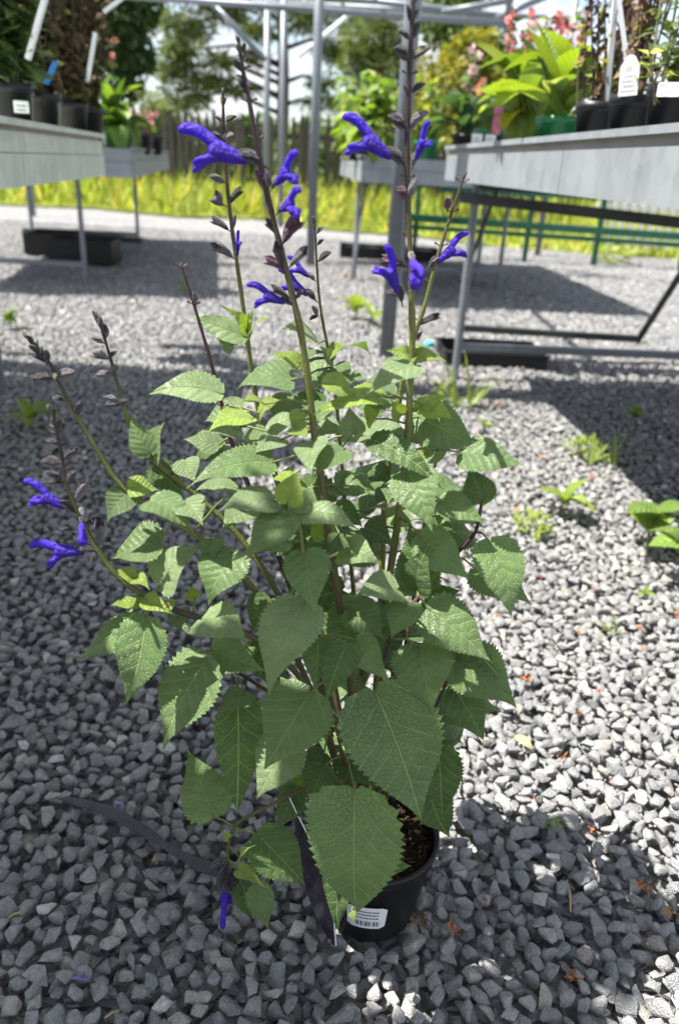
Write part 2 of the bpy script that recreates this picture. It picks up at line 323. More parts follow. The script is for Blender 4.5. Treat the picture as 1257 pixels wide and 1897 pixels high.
for i in range(26):
    so_ = bpy.data.objects.new('gravel_stone', stone_mesh(i)); stones.objects.link(so_)
def bed(y0, y1, sp, z0, z1, r0, r1, wx, wc, jit=.30, off=0.0):
    P = []
    for i, y in enumerate(np.arange(y0, y1, sp * .866)):
        h = wx * y + wc; xs = np.arange(-h, h, sp) + (sp * .5 * (i % 2) + off); n = len(xs)
        P.append(np.stack([xs + RNG.uniform(-jit, jit, n) * sp, np.full(n, y + off) + RNG.uniform(-jit, jit, n) * sp, RNG.uniform(z0, z1, n), RNG.uniform(r0, r1, n) * (1 + .30 * (RNG.random(n) < .08))], 1))
    return np.concatenate(P)
B_ = np.concatenate([bed(0.25, 3.8, .0225, -.024, -.014, .0105, .0150, .62, .30, .4, .011), bed(0.25, 3.8, .0222, -.007, .003, .0108, .0158, .62, .30, .30),
                     bed(3.8, 9.5, .027, -.010, -.002, .012, .018, .58, .3)])
und = .0035 * np.sin(B_[:, 0] * 6.3 + 1) * np.sin(B_[:, 1] * 5.1) + .003 * np.sin(B_[:, 0] * 13 + B_[:, 1] * 9)
B_[:, 2] += und
dpot = np.hypot(B_[:, 0] - GPOT[0], B_[:, 1] - GPOT[1]); B_ = B_[dpot > .060]
gm = bpy.data.meshes.new('gravel'); gm.vertices.add(len(B_)); gm.vertices.foreach_set('co', B_[:, :3].astype(np.float32).ravel())
n_ = len(B_)
rot = np.stack([RNG.normal(0, .30, n_), RNG.normal(0, .30, n_), RNG.uniform(0, 6.283, n_)], 1); flip = RNG.random(n_) < .14; rot[flip, 0] += 1.2
a = gm.attributes.new('rot', 'FLOAT_VECTOR', 'POINT'); a.data.foreach_set('vector', rot.astype(np.float32).ravel())
a = gm.attributes.new('siz', 'FLOAT', 'POINT'); a.data.foreach_set('value', B_[:, 3].astype(np.float32))
a = gm.attributes.new('pick', 'INT', 'POINT'); a.data.foreach_set('value', RNG.integers(0, 26, n_).astype(np.int32))
gm.materials.append(MT['stone'])
gravel = tag(obj('gravel', gm, None), 'loose angular grey stone chippings covering the nursery aisle', 'gravel', kind='stuff')
ng = bpy.data.node_groups.new('scatter_stones', 'GeometryNodeTree')
ng.interface.new_socket('Geometry', in_out='INPUT', socket_type='NodeSocketGeometry'); ng.interface.new_socket('Geometry', in_out='OUTPUT', socket_type='NodeSocketGeometry')
N = ng.nodes; gi = N.new('NodeGroupInput'); go = N.new('NodeGroupOutput'); m2p = N.new('GeometryNodeMeshToPoints'); iop = N.new('GeometryNodeInstanceOnPoints'); ci = N.new('GeometryNodeCollectionInfo')
ci.inputs['Collection'].default_value = stones; ci.inputs['Separate Children'].default_value = True; ci.inputs['Reset Children'].default_value = True
iop.inputs['Pick Instance'].default_value = True
def named(nm, ty):
    q = N.new('GeometryNodeInputNamedAttribute'); q.data_type = ty; q.inputs['Name'].default_value = nm; return q.outputs['Attribute']
ng.links.new(gi.outputs[0], m2p.inputs['Mesh']); ng.links.new(m2p.outputs[0], iop.inputs['Points']); ng.links.new(ci.outputs[0], iop.inputs['Instance'])
ng.links.new(named('pick', 'INT'), iop.inputs['Instance Index']); ng.links.new(named('rot', 'FLOAT_VECTOR'), iop.inputs['Rotation']); ng.links.new(named('siz', 'FLOAT'), iop.inputs['Scale'])
ng.links.new(iop.outputs[0], go.inputs[0])
gravel.modifiers.new('stones', 'NODES').node_group = ng

# ---- benches -------------------------------------------------------------
def bench(name, label, A, Bn, side, width, ztop, ah, m, trestles, panel=1.15, layered=True):
    """A, Bn: far and near end of the aisle-side edge; the bench spreads from it towards side*x"""
    A = np.array([*A, 0.0]); Bn = np.array([*Bn, 0.0]); e = nrm(Bn - A); L = np.linalg.norm(Bn - A); s = np.array([-e[1], e[0], 0]); s = s * (1 if s[0] * side > 0 else -1)
    T = thing(name, label, 'bench', A); Mx = np.stack([e, s, np.array([0, 0, 1.0])], 1)
    def bx(nm, u0, u1, v0, v1, z0, z1, mt=m):
        b = MB(); c = e * (u0 + u1) / 2 + s * (v0 + v1) / 2 + np.array([0, 0, (z0 + z1) / 2]); b.box(c, (u1 - u0, v1 - v0, z1 - z0), M=Mx)
        return obj(nm, b, mt, T)
    bx('bed', .012, L - .012, .012, width - .012, ztop - .045, ztop - .035)
    k = max(1, round(L / panel))
    for j, (v0, v1) in enumerate(((0, .006), (width - .006, width))):
        for i in range(k):
            u0, u1 = L * i / k + .0015, L * (i + 1) / k - .0015
            zlo = ztop - ah
            if layered:
                bx('apron_panel', u0, u1, v0, v1, ztop - .064, ztop - .024); bx('apron_panel', u0 + .002, u1 - .002, v0 - .003, v1 - .003, zlo, ztop - .067)
            else: bx('apron_panel', u0, u1, v0, v1, zlo, ztop - .030)
    bx('lip', -.006, L + .006, -.010, .016, ztop - .013, ztop); bx('lip', -.006, L + .006, width - .016, width + .010, ztop - .013, ztop)
    bx('gutter_strip', .002, L - .002, .008, .012, ztop - .034, ztop - .012, MT['beige'])
    for u0, u1 in ((0.0, .006), (L - .006, L)):
        bx('end_panel', u0, u1, .0075, width - .0075, ztop - ah * .5 + .004, ztop - .010); bx('end_panel', u0 + .001, u1 - .001, .0075, width - .0075, ztop - ah, ztop - ah * .5)
    for tr in trestles:
        p0, p1, zr = np.array([*tr[0], 0.0]) - A, np.array([*tr[1], 0.0]) - A, tr[2]
        for p in (p0, p1):
            b = MB(); b.tube([p, p + (0, 0, ztop - ah + .02)], .0165, 10); lg = obj('leg', b, MT['pipe'], T)
        b = MB(); b.bar(p0 + (0, 0, zr), p1 + (0, 0, zr), .03, .03); obj('rail', b, MT['pipe'], T)
        b = MB(); b.bar(p0 + (0, 0, ztop - ah - .012), p1 + (0, 0, ztop - ah - .012), .03, .03); obj('crossbar', b, MT['steel'], T)
    return T
RA, RB = (0.333, 3.2), (0.333 + 2.75 * .0784, 0.45)
LA, LB = (-0.893, 2.9), (-0.893 + 3.3 * .1447, -0.4)
def R_edge(Y): return 0.333 + (3.2 - Y) * .0784
def L_edge(Y): return -0.893 + (2.9 - Y) * .1447
RZ, LZ = 0.882, 0.852
R0 = bench('nursery_bench', 'shiny galvanised bench with sunlit side, on grey tube legs, loaded with pots', RA, RB, 1, 1.35, RZ, .118, MT['galv'],
           [((.452, 3.26 - .12), (1.50, 3.33 - .12), .14), ((.78, .95), (1.8, 1.03), .14)], layered=False)
# dark steel understructure of the right bench
def put_bar(T, nm, a, b, w, m, base):
    q = MB(); q.bar(np.array(a) - base, np.array(b) - base, w); return obj(nm, q, m, T)
rb = np.array([*RA, 0.0])
put_bar(R0, 'stringer', atY(850, 365, 3.05), atY(1290, 416, 2.75), .036, MT['steel'], rb)
put_bar(R0, 'rail', gnd(850, 607, .12), gnd(1180, 628, .12), .03, MT['steel'], rb)
put_bar(R0, 'brace', gnd(1178, 634, .10), gnd(1178, 634, .10) + np.array([.24, -.05, .63]), .026, MT['steel'], rb)
L0 = bench('nursery_bench', 'weathered pale green-grey galvanised bench in shade, carrying black pots in a row', LA, LB, -1, 1.3, LZ, .132, MT['galv_old'],
           [((-1.235, 2.62), (-2.1, 2.5), .14), ((-.80, .1), (-1.6, 0), .14)])
l1, l2 = gnd(160, 525), gnd(257, 460)
L1A, L1B = atY(312, 277, 8.3)[:2], atY(247, 274, 4.75)[:2]
L1 = bench('nursery_bench', 'far galvanised bench whose lavender-grey end panel faces the aisle, beside the weathered bench', L1A, L1B, -1, 1.3, .826, .16, MT['galv'],
           [(l1[:2], (l1[0] - 1.0, l1[1] - .05), .12), (l2[:2], (l2[0] - .95, l2[1] - .05), .12)])
lb1 = np.array([*L1A, 0.0])
put_bar(L1, 'shelf_rail', gnd(45, 428, .12), gnd(263, 446, .12), .05, MT['steel'], lb1)
R1B, R1A = atY(673, 287, 4.9)[:2], atY(632, 291, 7.6)[:2]
q1, q2 = gnd(655, 516), gnd(920, 535)
R1 = bench('nursery_bench', 'far galvanised bench beyond the tall grey post, with bright leafy plants spilling over', R1A, R1B, 1, 1.5, .858, .15, MT['galv'],
           [(q1[:2], (q1[0] + .95, q1[1] + .05), .12), ((q2[0] - .75, q2[1] - .3), q2[:2], .14)])
put_bar(R1, 'brace', q1 + np.array([-.02, -.1, 0]), q1 + np.array([.05, .05, .70]), .022, MT['pipe'], np.array([*R1A, 0.]))
put_bar(R1, 'brace', q2 + np.array([-.30, -.2, 0.05]), q2 + np.array([-.08, .05, .70]), .022, MT['steel'], np.array([*R1A, 0.]))

# ---- open pipe frame of the polytunnel ------------------------------------
fr = thing('tunnel_frame', 'tall galvanised pipe frame of an uncovered growing tunnel with posts and crossbars', 'frame', (0.176, 3.5, 0))
fb = np.array([.176, 3.5, 0])
def pipe(nm, a, b, r, n=14, m='pipe'):
    q = MB(); q.tube([np.array(a, float) - fb, np.array(b, float) - fb], r, n); o = obj(nm, q.mesh(nm, False), MT[m], fr)
    for p in o.data.polygons: p.use_smooth = len(p.vertices) == 4
    return o
p5 = gnd(994, 473); p3 = gnd(492, 405); p4 = gnd(519, 417)
for (x, y), r in (((.176, 3.5), .033), ((-.368, 6.8), .037), ((p3[0], p3[1]), .045), ((p4[0], p4[1]), .038), ((p5[0], p5[1]), .033), ((-4.2, 10.5), .03), ((4.4, 6.8), .035), ((-2.9, 3.0), .033), ((2.3, 3.0), .033)):
    pipe('post', (x, y, -.02), (x, y, 2.75), r)
for a, b, r in (((-2.4, 7.0, 1.915), (1.12, 7.0, 1.86), .026), ((-.25, 7.3, 2.03), (1.15, 7.3, 1.95), .026), ((1.10, 7.05, 1.80), (1.10, 7.05, 2.7), .024),
                ((-4.2, 6.86, 2.7), (4.4, 6.86, 2.7), .03), ((.22, 2.6, 2.72), (.22, 3.7, 2.72), .03), ((-.33, 3.5, 2.72), (-.33, 12, 2.72), .02),
                ((-1.35, 11.9, 2.7), (3, 11.9, 2.7), .03)):
    pipe('crossbar', a, b, r)
for a, b, r, mm in ((atY(395, 8, 7.05), atY(492, 112, 7.05), .022, 'pipe'), (atY(655, 20, 7.08), atY(553, 105, 7.08), .017, 'white'), (atY(1010, -6, 7.1), atY(918, 34, 7.1), .024, 'pipe'), (atY(950, 0, 7.15), atY(818, 22, 7.15), .022, 'pipe')):
    pipe('brace', a, b, r, m=mm)
g2 = MB(); g2.box(np.array([-.2, 2.80, 2.66]) - fb, (6.2, .19, .10)); obj('added_shade_beam', g2, MT['galv'], fr)  # unseen beam added to cast the shadow band across the aisle

# ---- picket fence --------------------------------------------------------
fc = thing('picket_fence', 'dark weathered wooden picket fence with pointed tops beyond the grass', 'fence', (-2.4, 15, 0))
pm = MB(); pm.add([(-.045, -.01, 0), (.045, -.01, 0), (.045, -.01, 1.42), (0, -.01, 1.56), (-.045, -.01, 1.42), (-.045, .01, 0), (.045, .01, 0), (.045, .01, 1.42), (0, .01, 1.56), (-.045, .01, 1.42)],
       [(0, 1, 2, 3, 4), (9, 8, 7, 6, 5), (0, 5, 6, 1), (1, 6, 7, 2), (2, 7, 8, 3), (3, 8, 9, 4), (4, 9, 5, 0)])
pm = pm.mesh('picket'); pm.materials.append(MT['fence'])
for i in range(74):
    if random.random() < .04: continue
    o = bpy.data.objects.new('picket', pm); COL.objects.link(o); o.parent = fc
    o.location = (-3.4 + i * .128, random.uniform(-.006, .006), random.uniform(-.07, .05)); o.rotation_euler = (0, random.uniform(-.015, .015), 0)
for z in (.45, 1.2):
    q = MB(); q.box((1.3, .045, z), (9.5, .04, .10)); obj('rail', q, MT['fence'], fc)
for x in (-3.4, -1.0, 1.4, 3.8, 5.9):
    q = MB(); q.box((x, .12, .7), (.1, .1, 1.4)); obj('post', q, MT['fence'], fc)

# ---- grass ---------------------------------------------------------------
lc = LC(); n = 26000
y = 9.2 + 9.0 * RNG.random(n) ** 1.7; x = RNG.uniform(-1, 1, n) * (y * .62 + .8)
ye = np.interp(x, [p[0] for p in edge[1:-1]], [p[1] for p in edge[1:-1]]); k = y > ye - .25 + RNG.random(n) * .3
x, y = x[k], y[k]; n = len(x); hgt = np.clip(RNG.normal(.22, .09, n), .06, .5) * np.clip((y - 8.6) / 2.6, .45, 1.9)
D = np.stack([RNG.normal(0, .4, n), RNG.normal(0, .4, n), np.ones(n)], 1)
lc.put(np.stack([x, y, np.full(n, -.015)], 1), D, rand_dirs(n), hgt, RNG.uniform(.012, .032, n), jitter_cols(n, (.32, .39, .06), .25, (.50, .45, .12), .3))
tag(obj('grass', lc.mesh('grass'), MT['fol']), 'long sunlit yellow-green grass and weeds along the edge of the gravel', 'grass', kind='stuff')

# ---- trees and shrubs ----------------------------------------------------
def lobes_px(Y, L): return [(atY(px, py, Y + dy), rx / px_per_m(atY(px, py, Y)), ry / px_per_m(atY(px, py, Y)), n) for px, py, rx, ry, dy, n in L]
def tree(name, label, base, lobes, leaf, wid, cols, trunk_r, limbs=True, droop=0.3, needle=False, group=None, shell=.45, dens=1.0, cat='tree', crown='crown'):
    base = np.array([base[0], base[1], 0.0]); T = thing(name, label, cat, base, group); lc = LC(); tops = max(c[2] for c, *_ in lobes)
    for c, rx, rz, n in lobes:
        n = int(n * dens); d = rand_dirs(n); rr = (shell + (1 - shell) * RNG.random(n) ** .7)[:, None]
        nc = max(6, n // 70); cc = RNG.integers(0, nc, n); cd_ = rand_dirs(nc) * (RNG.random((nc, 1)) ** .5)
        P = np.where(RNG.random((n, 1)) < .75, cd_[cc] * .9 + d * rr * .33, d * rr) * np.array([rx, rx * .9, rz]) + (c - base)
        Dd = d * np.array([1, 1, .5]) + np.array([0, 0, -droop]) + RNG.normal(0, .35, (n, 3))
        lc.put(P, Dd, rand_dirs(n) + np.array([0, 0, .8]), RNG.uniform(.6, 1.3, n) * leaf, RNG.uniform(.7, 1.2, n) * wid, jitter_cols(n, cols[0], .3, cols[1], .3))
    obj(crown, lc.mesh(crown), MT['fol'], T)['kind'] = 'stuff'
    if trunk_r > 0:
        q = MB(); hh = np.linspace(0, 1, 9); q.tube([np.array([math.sin(h * 5) * trunk_r * .5, math.cos(h * 4) * trunk_r * .4 - trunk_r * .4, h * (tops - .2)]) for h in hh], [trunk_r * (1 - .75 * h) + .01 for h in hh], 9)
        obj('trunk', q.mesh('trunk', True), MT['bark'], T)
        if limbs:
            for c, rx, rz, n in lobes:
                e = c - base; z0 = max(.3, min(e[2] - .3 * rx, tops * .8)); q = MB(); s0 = np.array([0, 0, z0]); m_ = (s0 + e) / 2 + np.array([0, 0, .12 * np.linalg.norm(e - s0)])
                q.tube([s0, lerp(s0, m_, .6), m_, lerp(m_, e, .6), e], [trunk_r * k for k in (.34, .28, .22, .14, .06)], 5); obj('limb', q.mesh('limb', True), MT['bark'], T)
    return T
pine_b = atY(517, 250, 23)
tree('pine_tree', 'large spreading pine with tiered boughs and bare trunk behind the picket fence', pine_b, lobes_px(23, [
    (330, 42, 62, 30, 0, 1500), (420, 15, 70, 26, .5, 1500), (485, 55, 42, 20, -.5, 700), (560, 30, 62, 30, 0, 1300), (625, 85, 48, 26, .3, 1000), (650, 20, 60, 40, .6, 1200), (345, 92, 52, 20, -.4, 900), (325, 128, 46, 20, 0, 900),
    (375, 152, 58, 20, .3, 1000), (405, 118, 36, 15, -.3, 500), (335, 182, 60, 22, .5, 1100), (440, 165, 38, 12, 0, 400), (600, 148, 40, 13, .2, 400), (470, 108, 26, 10, 0, 250), (590, 190, 46, 16, .5, 500),
    (450, -70, 190, 45, 0, 2600), (610, -60, 120, 45, .4, 1500), (330, -70, 120, 45, .4, 1500), (480, -190, 170, 80, 0, 2200), (500, -330, 110, 90, 0, 1400)]), .30, .024, ((.10, .14, .05), (.19, .21, .075)), .20, droop=.15, shell=.2, dens=.62)
tree('broadleaf_tree', 'dark hanging broadleaf tree rising behind the weathered bench', atY(150, 240, 17), lobes_px(17, [
    (235, 35, 46, 48, 0, 1500), (258, 105, 26, 42, .2, 700), (212, 120, 34, 42, 0, 900), (258, 5, 42, 30, .4, 900), (190, 55, 50, 55, .5, 1300), (120, 50, 70, 60, .6, 1700), (40, 60, 60, 70, .6, 1500), (150, -70, 150, 60, 0, 2600), (20, -60, 100, 70, 0, 1500), (235, 165, 26, 22, .3, 350), (90, 150, 80, 50, .8, 1200)]), .16, .045, ((.045, .085, .028), (.075, .12, .035)), .22, droop=.7)
tree('feathery_tree', 'pale green feathery tree between the two tall grey posts', atY(700, 260, 14), lobes_px(14, [
    (700, 55, 62, 55, 0, 1700), (672, 130, 44, 50, .2, 1200), (735, 140, 60, 55, 0, 1700), (690, 205, 70, 45, .3, 1500), (760, 215, 60, 50, .2, 1300), (720, -40, 90, 50, .2, 1300)]), .17, .014, ((.12, .16, .055), (.19, .22, .07)), .1, droop=-.1)
tree('golden_shrub', 'golden yellow shrub growing behind the sunlit bench', atY(850, 285, 12), lobes_px(12, [(820, 160, 50, 55, 0, 1200), (870, 110, 48, 50, .2, 1200), (780, 215, 45, 50, .2, 1000), (905, 170, 50, 60, .3, 1200), (850, 230, 70, 45, 0, 1100)]), .12, .03, ((.30, .27, .05), (.20, .24, .05)), .05, droop=.1, cat='shrub')
tree('broadleaf_tree', 'mid green tree showing above the roof pipes behind the golden shrub', atY(860, 270, 18), lobes_px(18, [(830, 40, 60, 50, 0, 1500), (890, 85, 50, 45, .3, 1200), (850, -40, 80, 50, .3, 1500), (905, 150, 40, 50, 0, 900)]), .17, .04, ((.10, .16, .045), (.16, .21, .06)), .14, droop=.3)
for i, (px, Y, w, h, c0, lab) in enumerate(((300, 19, 60, 45, (.10, .15, .05), 'low grey-green bush left of the picket fence'), (60, 22, 110, 50, (.07, .12, .04), 'broad dark bush in the field behind the weathered bench'), (1010, 16, 120, 60, (.12, .18, .05), 'rounded green bush in the field behind the sunlit bench'),
                                (1190, 15, 110, 70, (.10, .17, .045), 'tall green bush behind the tall pots on the sunlit bench'), (590, 20, 90, 36, (.10, .15, .05), 'low green bush right of the picket fence'), (430, 24, 120, 34, (.085, .13, .05), 'distant hedge bush behind the picket fence'))):
    Yb = Y; c = atY(px, 285, Yb); s = px_per_m(c)
    hz = CAMH + .35
    lob = [(np.array([c[0] + dx * w / s, Yb + RNG.uniform(-.4, .4), hz * k]), w * .6 / s, h * .75 / s, 900) for dx, k in ((-.5, .8), (0, 1.25), (.5, .9), (.15, .45), (-.3, .4))]
    tree('bush', lab, (c[0], Yb), lob, .14, .04, (c0, tuple(np.array(c0) * 1.5)), .05, droop=.2, cat='bush', crown='foliage', limbs=False)
# tree line that closes the field
for i, x in enumerate(np.linspace(-26, 26, 14)):
    Yb = 42 + 3 * math.sin(i * 2.1); hh = 1.9 + .7 * math.sin(i * 1.7)
    lob = [(np.array([x + RNG.uniform(-1.5, 1.5), Yb + RNG.uniform(-1, 1), hh * k]), 2.2, .8, 420) for k in (.3, .55, .8, .45)]
    tree('field_tree', 'distant rounded tree in the line closing the field', (x, Yb), lob, .45, .16, ((.07, .12, .04), (.10, .15, .05)), .15, limbs=False, group='trees along the far edge of the field')

# ================================================================== POTTED SAGE (the main plant)
Y0 = 0.628; POT = np.array([GPOT[0], GPOT[1], 0.004])
hero = thing('potted_sage', 'tall flowering sage with violet-blue flowers in a black pot on the gravel', 'potted plant', POT)
def S(x, y, d=0.0): return atY(x, y, Y0 - d) - POT                # photograph pixel, at d metres in front of the pot's middle
PR0, PR1, PHH = .054, .072, .116
q = MB(); q.lathe([(0.0, .004), (PR0 - .004, .004), (PR0 - .004, 0), (PR0, .0), (PR0 + .001, .006), (PR1 - .003, PHH - .014), (PR1 - .001, PHH - .014), (PR1, PHH - .011), (PR1 + .0012, PHH - .002), (PR1, PHH), (PR1 - .003, PHH), (PR1 - .004, PHH - .012), (PR0 - .002, .008), (0, .008)], 56)
pot = obj('pot', q.mesh('pot', True), MT['black'], hero)
q = MB(); nr = 12; na = 40; V = [(0, 0, .092)]; Fc = []
for i in range(1, nr + 1):
    for j in range(na):
        r = (PR1 - .0062) * i / nr; th = 2 * math.pi * j / na; V.append((r * math.cos(th), r * math.sin(th), .094 + random.uniform(-.004, .004)))
for j in range(na): Fc.append((0, 1 + j, 1 + (j + 1) % na))
for i in range(nr - 1):
    for j in range(na): a0 = 1 + i * na; Fc.append((a0 + j, a0 + na + j, a0 + na + (j + 1) % na, a0 + (j + 1) % na))
q.add(V, Fc); obj('soil', q, MT['soil'], hero)
q = MB()
for i in range(260):
    r = (PR1 - .012) * math.sqrt(random.random()); th = random.uniform(0, 6.28); p = np.array([r * math.cos(th), r * math.sin(th), .097]); d = nrm((random.gauss(0, 1), random.gauss(0, 1), random.gauss(0, .5)))
    L_ = random.uniform(.002, .007); c_ = random.choice([(.05, .032, .02), (.09, .055, .03), (.025, .017, .012), (.13, .09, .055)])
    q.tube([p - d * L_, p, p + d * L_], [.0006, random.uniform(.0010, .0022), .0006], 4, c_)
obj('bark_chips', q, MT['litter'], hero)['kind'] = 'stuff'
# sticker with barcode on the pot's front
def on_pot(a, z, off):
    r = PR0 + (PR1 - PR0) * z / PHH + off; return (r * math.cos(a), r * math.sin(a), z)
def patch(a0, a1, z0, z1, off, n=8, rnd=True):
    q = MB(); V = []
    for i in range(n + 1):
        t = i / n; cz = .004 if rnd and i in (0, n) else 0.0
        V += [on_pot(lerp(a0, a1, t), z0 + cz, off), on_pot(lerp(a0, a1, t), z1 - cz, off)]
    return q.add(V, [(2 * i, 2 * i + 2, 2 * i + 3, 2 * i + 1) for i in range(n)])
st = obj('sticker', patch(-2.02, -1.32, .030, .070, .0012), MT['white'], pot)
q = MB(); aa = -1.86
while aa < -1.44:
    w = random.choice([.008, .012, .02, .028]); p = patch(aa, aa + w, .035, .044, .0016, 1, False); q.add(p.v, p.f); aa += w + random.choice([.01, .016, .024])
for r in range(3):
    aa = -1.92
    while aa < -1.46:
        w = random.uniform(.02, .05); p = patch(aa, aa + w, .049 + r * .006, .0512 + r * .006, .0016, 1, False); q.add(p.v, p.f); aa += w + .014
q2 = bpy.data.objects.new('barcode', q.mesh('barcode')); q2.data.materials.append(MT['ink']); COL.objects.link(q2); q2.parent = pot
# glossy care card pushed into the pot, seen almost edge on
ed = [(536, 1478), (552, 1512), (567, 1541), (588, 1588), (607, 1635), (617, 1690), (622, 1752)]
inn = [(536, 1480), (544, 1520), (549, 1560), (556, 1608), (570, 1660), (590, 1708), (612, 1748)]
q = MB(); V = []
for (x, y), (xi, yi) in zip(ed, inn): V += [S(x, y, .088), S(xi, yi, .050)]
k = len(ed); Vb = [v + np.array([.0007, -.0004, 0]) for v in V]; n2 = len(V)
Fc = [(2 * i, 2 * i + 1, 2 * i + 3, 2 * i + 2) for i in range(k - 1)] + [(n2 + 2 * i, n2 + 2 * i + 2, n2 + 2 * i + 3, n2 + 2 * i + 1) for i in range(k - 1)] + [(2 * i, 2 * i + 2, n2 + 2 * i + 2, n2 + 2 * i) for i in range(k - 1)]
q.add(V + Vb, Fc); obj('care_card', q.mesh('care_card', True), MT['card'], hero)['label'] = 'glossy dark purple care card'
q = MB(); q.tube([S(x, y, .0885) for x, y in ed], .0006, 4); obj('card_edge', q, MT['white'], hero)

# ---- stems: photograph points (x, y, d), root first
CG, CO, CD, CP = (.115, .13, .03), (.085, .07, .028), (.035, .018, .018), (.05, .02, .028)
STEMS = dict(
    a=([(668, 1475, .01), (660, 1380, .02), (648, 1260, .03), (630, 1130, .04), (612, 1020, .04), (597, 900, .04), (582, 800, .03), (570, 700, .03), (556, 610, .03), (541, 545, .03), (525, 480, .03), (507, 410, .03), (490, 340, .03), (474, 260, .03), (462, 190, .03), (450, 130, .03), (441, 68, .03)], .0042, .0013, [CO, CO, CO, CG, CO, CD, CD, CD]),
    b=([(690, 1480, -.01), (694, 1350, 0), (700, 1230, .01), (716, 1100, .02), (731, 1002, .02), (743, 915, .02), (755, 810, .02), (759, 720, .02), (763, 640, .02), (762, 560, .02), (760, 480, .02), (756, 400, .02), (754, 310, .02), (754, 240, .02), (757, 160, .02), (761, 80, .02), (765, 0, .02), (767, -40, .02)], .0042, .0014, [CO, CG, CG, CG, CG, CO, CD, CD, CD]),
    c=([(655, 1480, -.02), (630, 1330, -.03), (600, 1180, -.04), (565, 1050, -.05), (525, 930, -.06), (490, 810, -.06), (470, 715, -.06), (456, 610, -.06), (442, 510, -.06), (428, 410, -.06), (418, 310, -.06), (414, 230, -.06), (413, 162, -.06)], .0036, .0011, [CO, CO, CG, CG, CG, CO, CD, CD]),
    d=([(680, 1480, -.03), (672, 1300, -.05), (655, 1100, -.07), (640, 950, -.08), (628, 800, -.09), (618, 700, -.09), (604, 630, -.09), (592, 560, -.09), (586, 480, -.09), (582, 404, -.09)], .0028, .0009, [CO, CG, CG, CO, CD]),
    e=([(650, 1480, -.02), (590, 1250, -.02), (520, 1040, -.02), (465, 910, -.02), (432, 830, -.02), (412, 755, -.02), (393, 680, -.02), (370, 600, -.02), (350, 535, -.02), (334, 487, -.02)], .0032, .0009, [CO, CD, CP, CP, CP]),
    f=([(645, 1480, 0), (590, 1270, .01), (520, 1110, .01), (440, 990, .0), (350, 908, .0), (290, 858, .0), (248, 805, .0), (228, 745, .0), (212, 690, .0), (198, 640, 0), (178, 578, 0)], .0034, .0010, [CO, CO, CG, CG, CG, CD, CD]),
    g=([(640, 1480, .01), (580, 1290, .03), (500, 1130, .04), (400, 1020, .05), (320, 965, .05), (262, 930, .05), (215, 888, .05), (178, 830, .05), (140, 765, .05), (108, 705, .05), (85, 660, .05), (45, 618, .05)], .0034, .0010, [CO, CO, CG, CG, CG, CD, CD]),
    h=([(640, 1480, .02), (590, 1310, .05), (500, 1200, .07), (400, 1155, .08), (320, 1128, .08), (255, 1095, .08), (212, 1060, .08), (180, 1015, .08), (150, 960, .08), (128, 910, .08), (116, 855, .08), (106, 800, .08), (97, 752, .08)], .0034, .0010, [CO, CO, CD, CG, CG, CD, CD]),
    i=([(700, 1478, -.02), (704, 1300, -.02), (705, 1130, -.02), (709, 994, -.02), (716, 890, -.02), (732, 790, -.02), (746, 705, -.02), (765, 630, -.02), (788, 560, -.02), (806, 490, -.02), (826, 425, -.02), (846, 365, -.02), (862, 318, -.02)], .0038, .0009, [CO, CG, CG, CG, CG, CO, CD]),
    j=([(715, 1478, 0), (720, 1330, .01), (735, 1210, .02), (765, 1125, .02), (810, 1062, .02), (850, 1020, .02), (880, 985, .02), (890, 940, .02), (893, 922, .02)], .0030, .0014, [CO, CD, CP, CP, CO]),
    k=([(650, 1470, .03), (600, 1450, .06), (540, 1472, .08), (480, 1502, .09), (440, 1525, .09), (425, 1555, .09), (421, 1600, .09)], .0022, .0012, [CO, CO, CO, CG]),
    l=([(676, 1480, .02), (690, 1370, .05), (700, 1265, .07), (735, 1160, .08), (775, 1105, .07)], .0026, .0016, [CO, CO, CP, CP]),
    m=([(690, 1480, .02), (740, 1400, .05), (790, 1340, .05), (820, 1280, .04), (838, 1230, .03)], .0024, .0014, [CO, CO, CP, CP]),
    n=([(640, 1480, .0), (560, 1330, .0), (480, 1270, .02), (430, 1240, .04), (385, 1210, .05)], .0026, .0014, [CO, CO, CP, CG]),
    o=([(655, 1478, .03), (630, 1370, .08), (610, 1280, .10), (600, 1200, .10), (588, 1140, .10), (566, 1060, .10), (556, 985, .10), (540, 935, .10)], .0030, .0014, [CO, CO, CG, CG, CG]),
    p=([(680, 1480, -.03), (740, 1250, -.05), (770, 1080, -.05), (790, 930, -.04), (808, 850, -.03), (820, 790, -.03)], .0028, .0010, [CO, CO, CG, CG]),
)
STEM_OBJ = {}; STEM_PTS = []
def hash_key(k): return ord(k) * .7
def smooth_path(P, k=4):
    P = np.array(P, float); out = []; n = len(P)
    for i in range(n - 1):
        p0, p1, p2, p3 = P[max(i - 1, 0)], P[i], P[i + 1], P[min(i + 2, n - 1)]
        for j in range(k):
            t = j / k; out.append(.5 * ((2 * p1) + (p2 - p0) * t + (2 * p0 - 5 * p1 + 4 * p2 - p3) * t * t + (3 * p1 - p0 - 3 * p2 + p3) * t ** 3))
    out.append(P[-1]); return np.array(out)
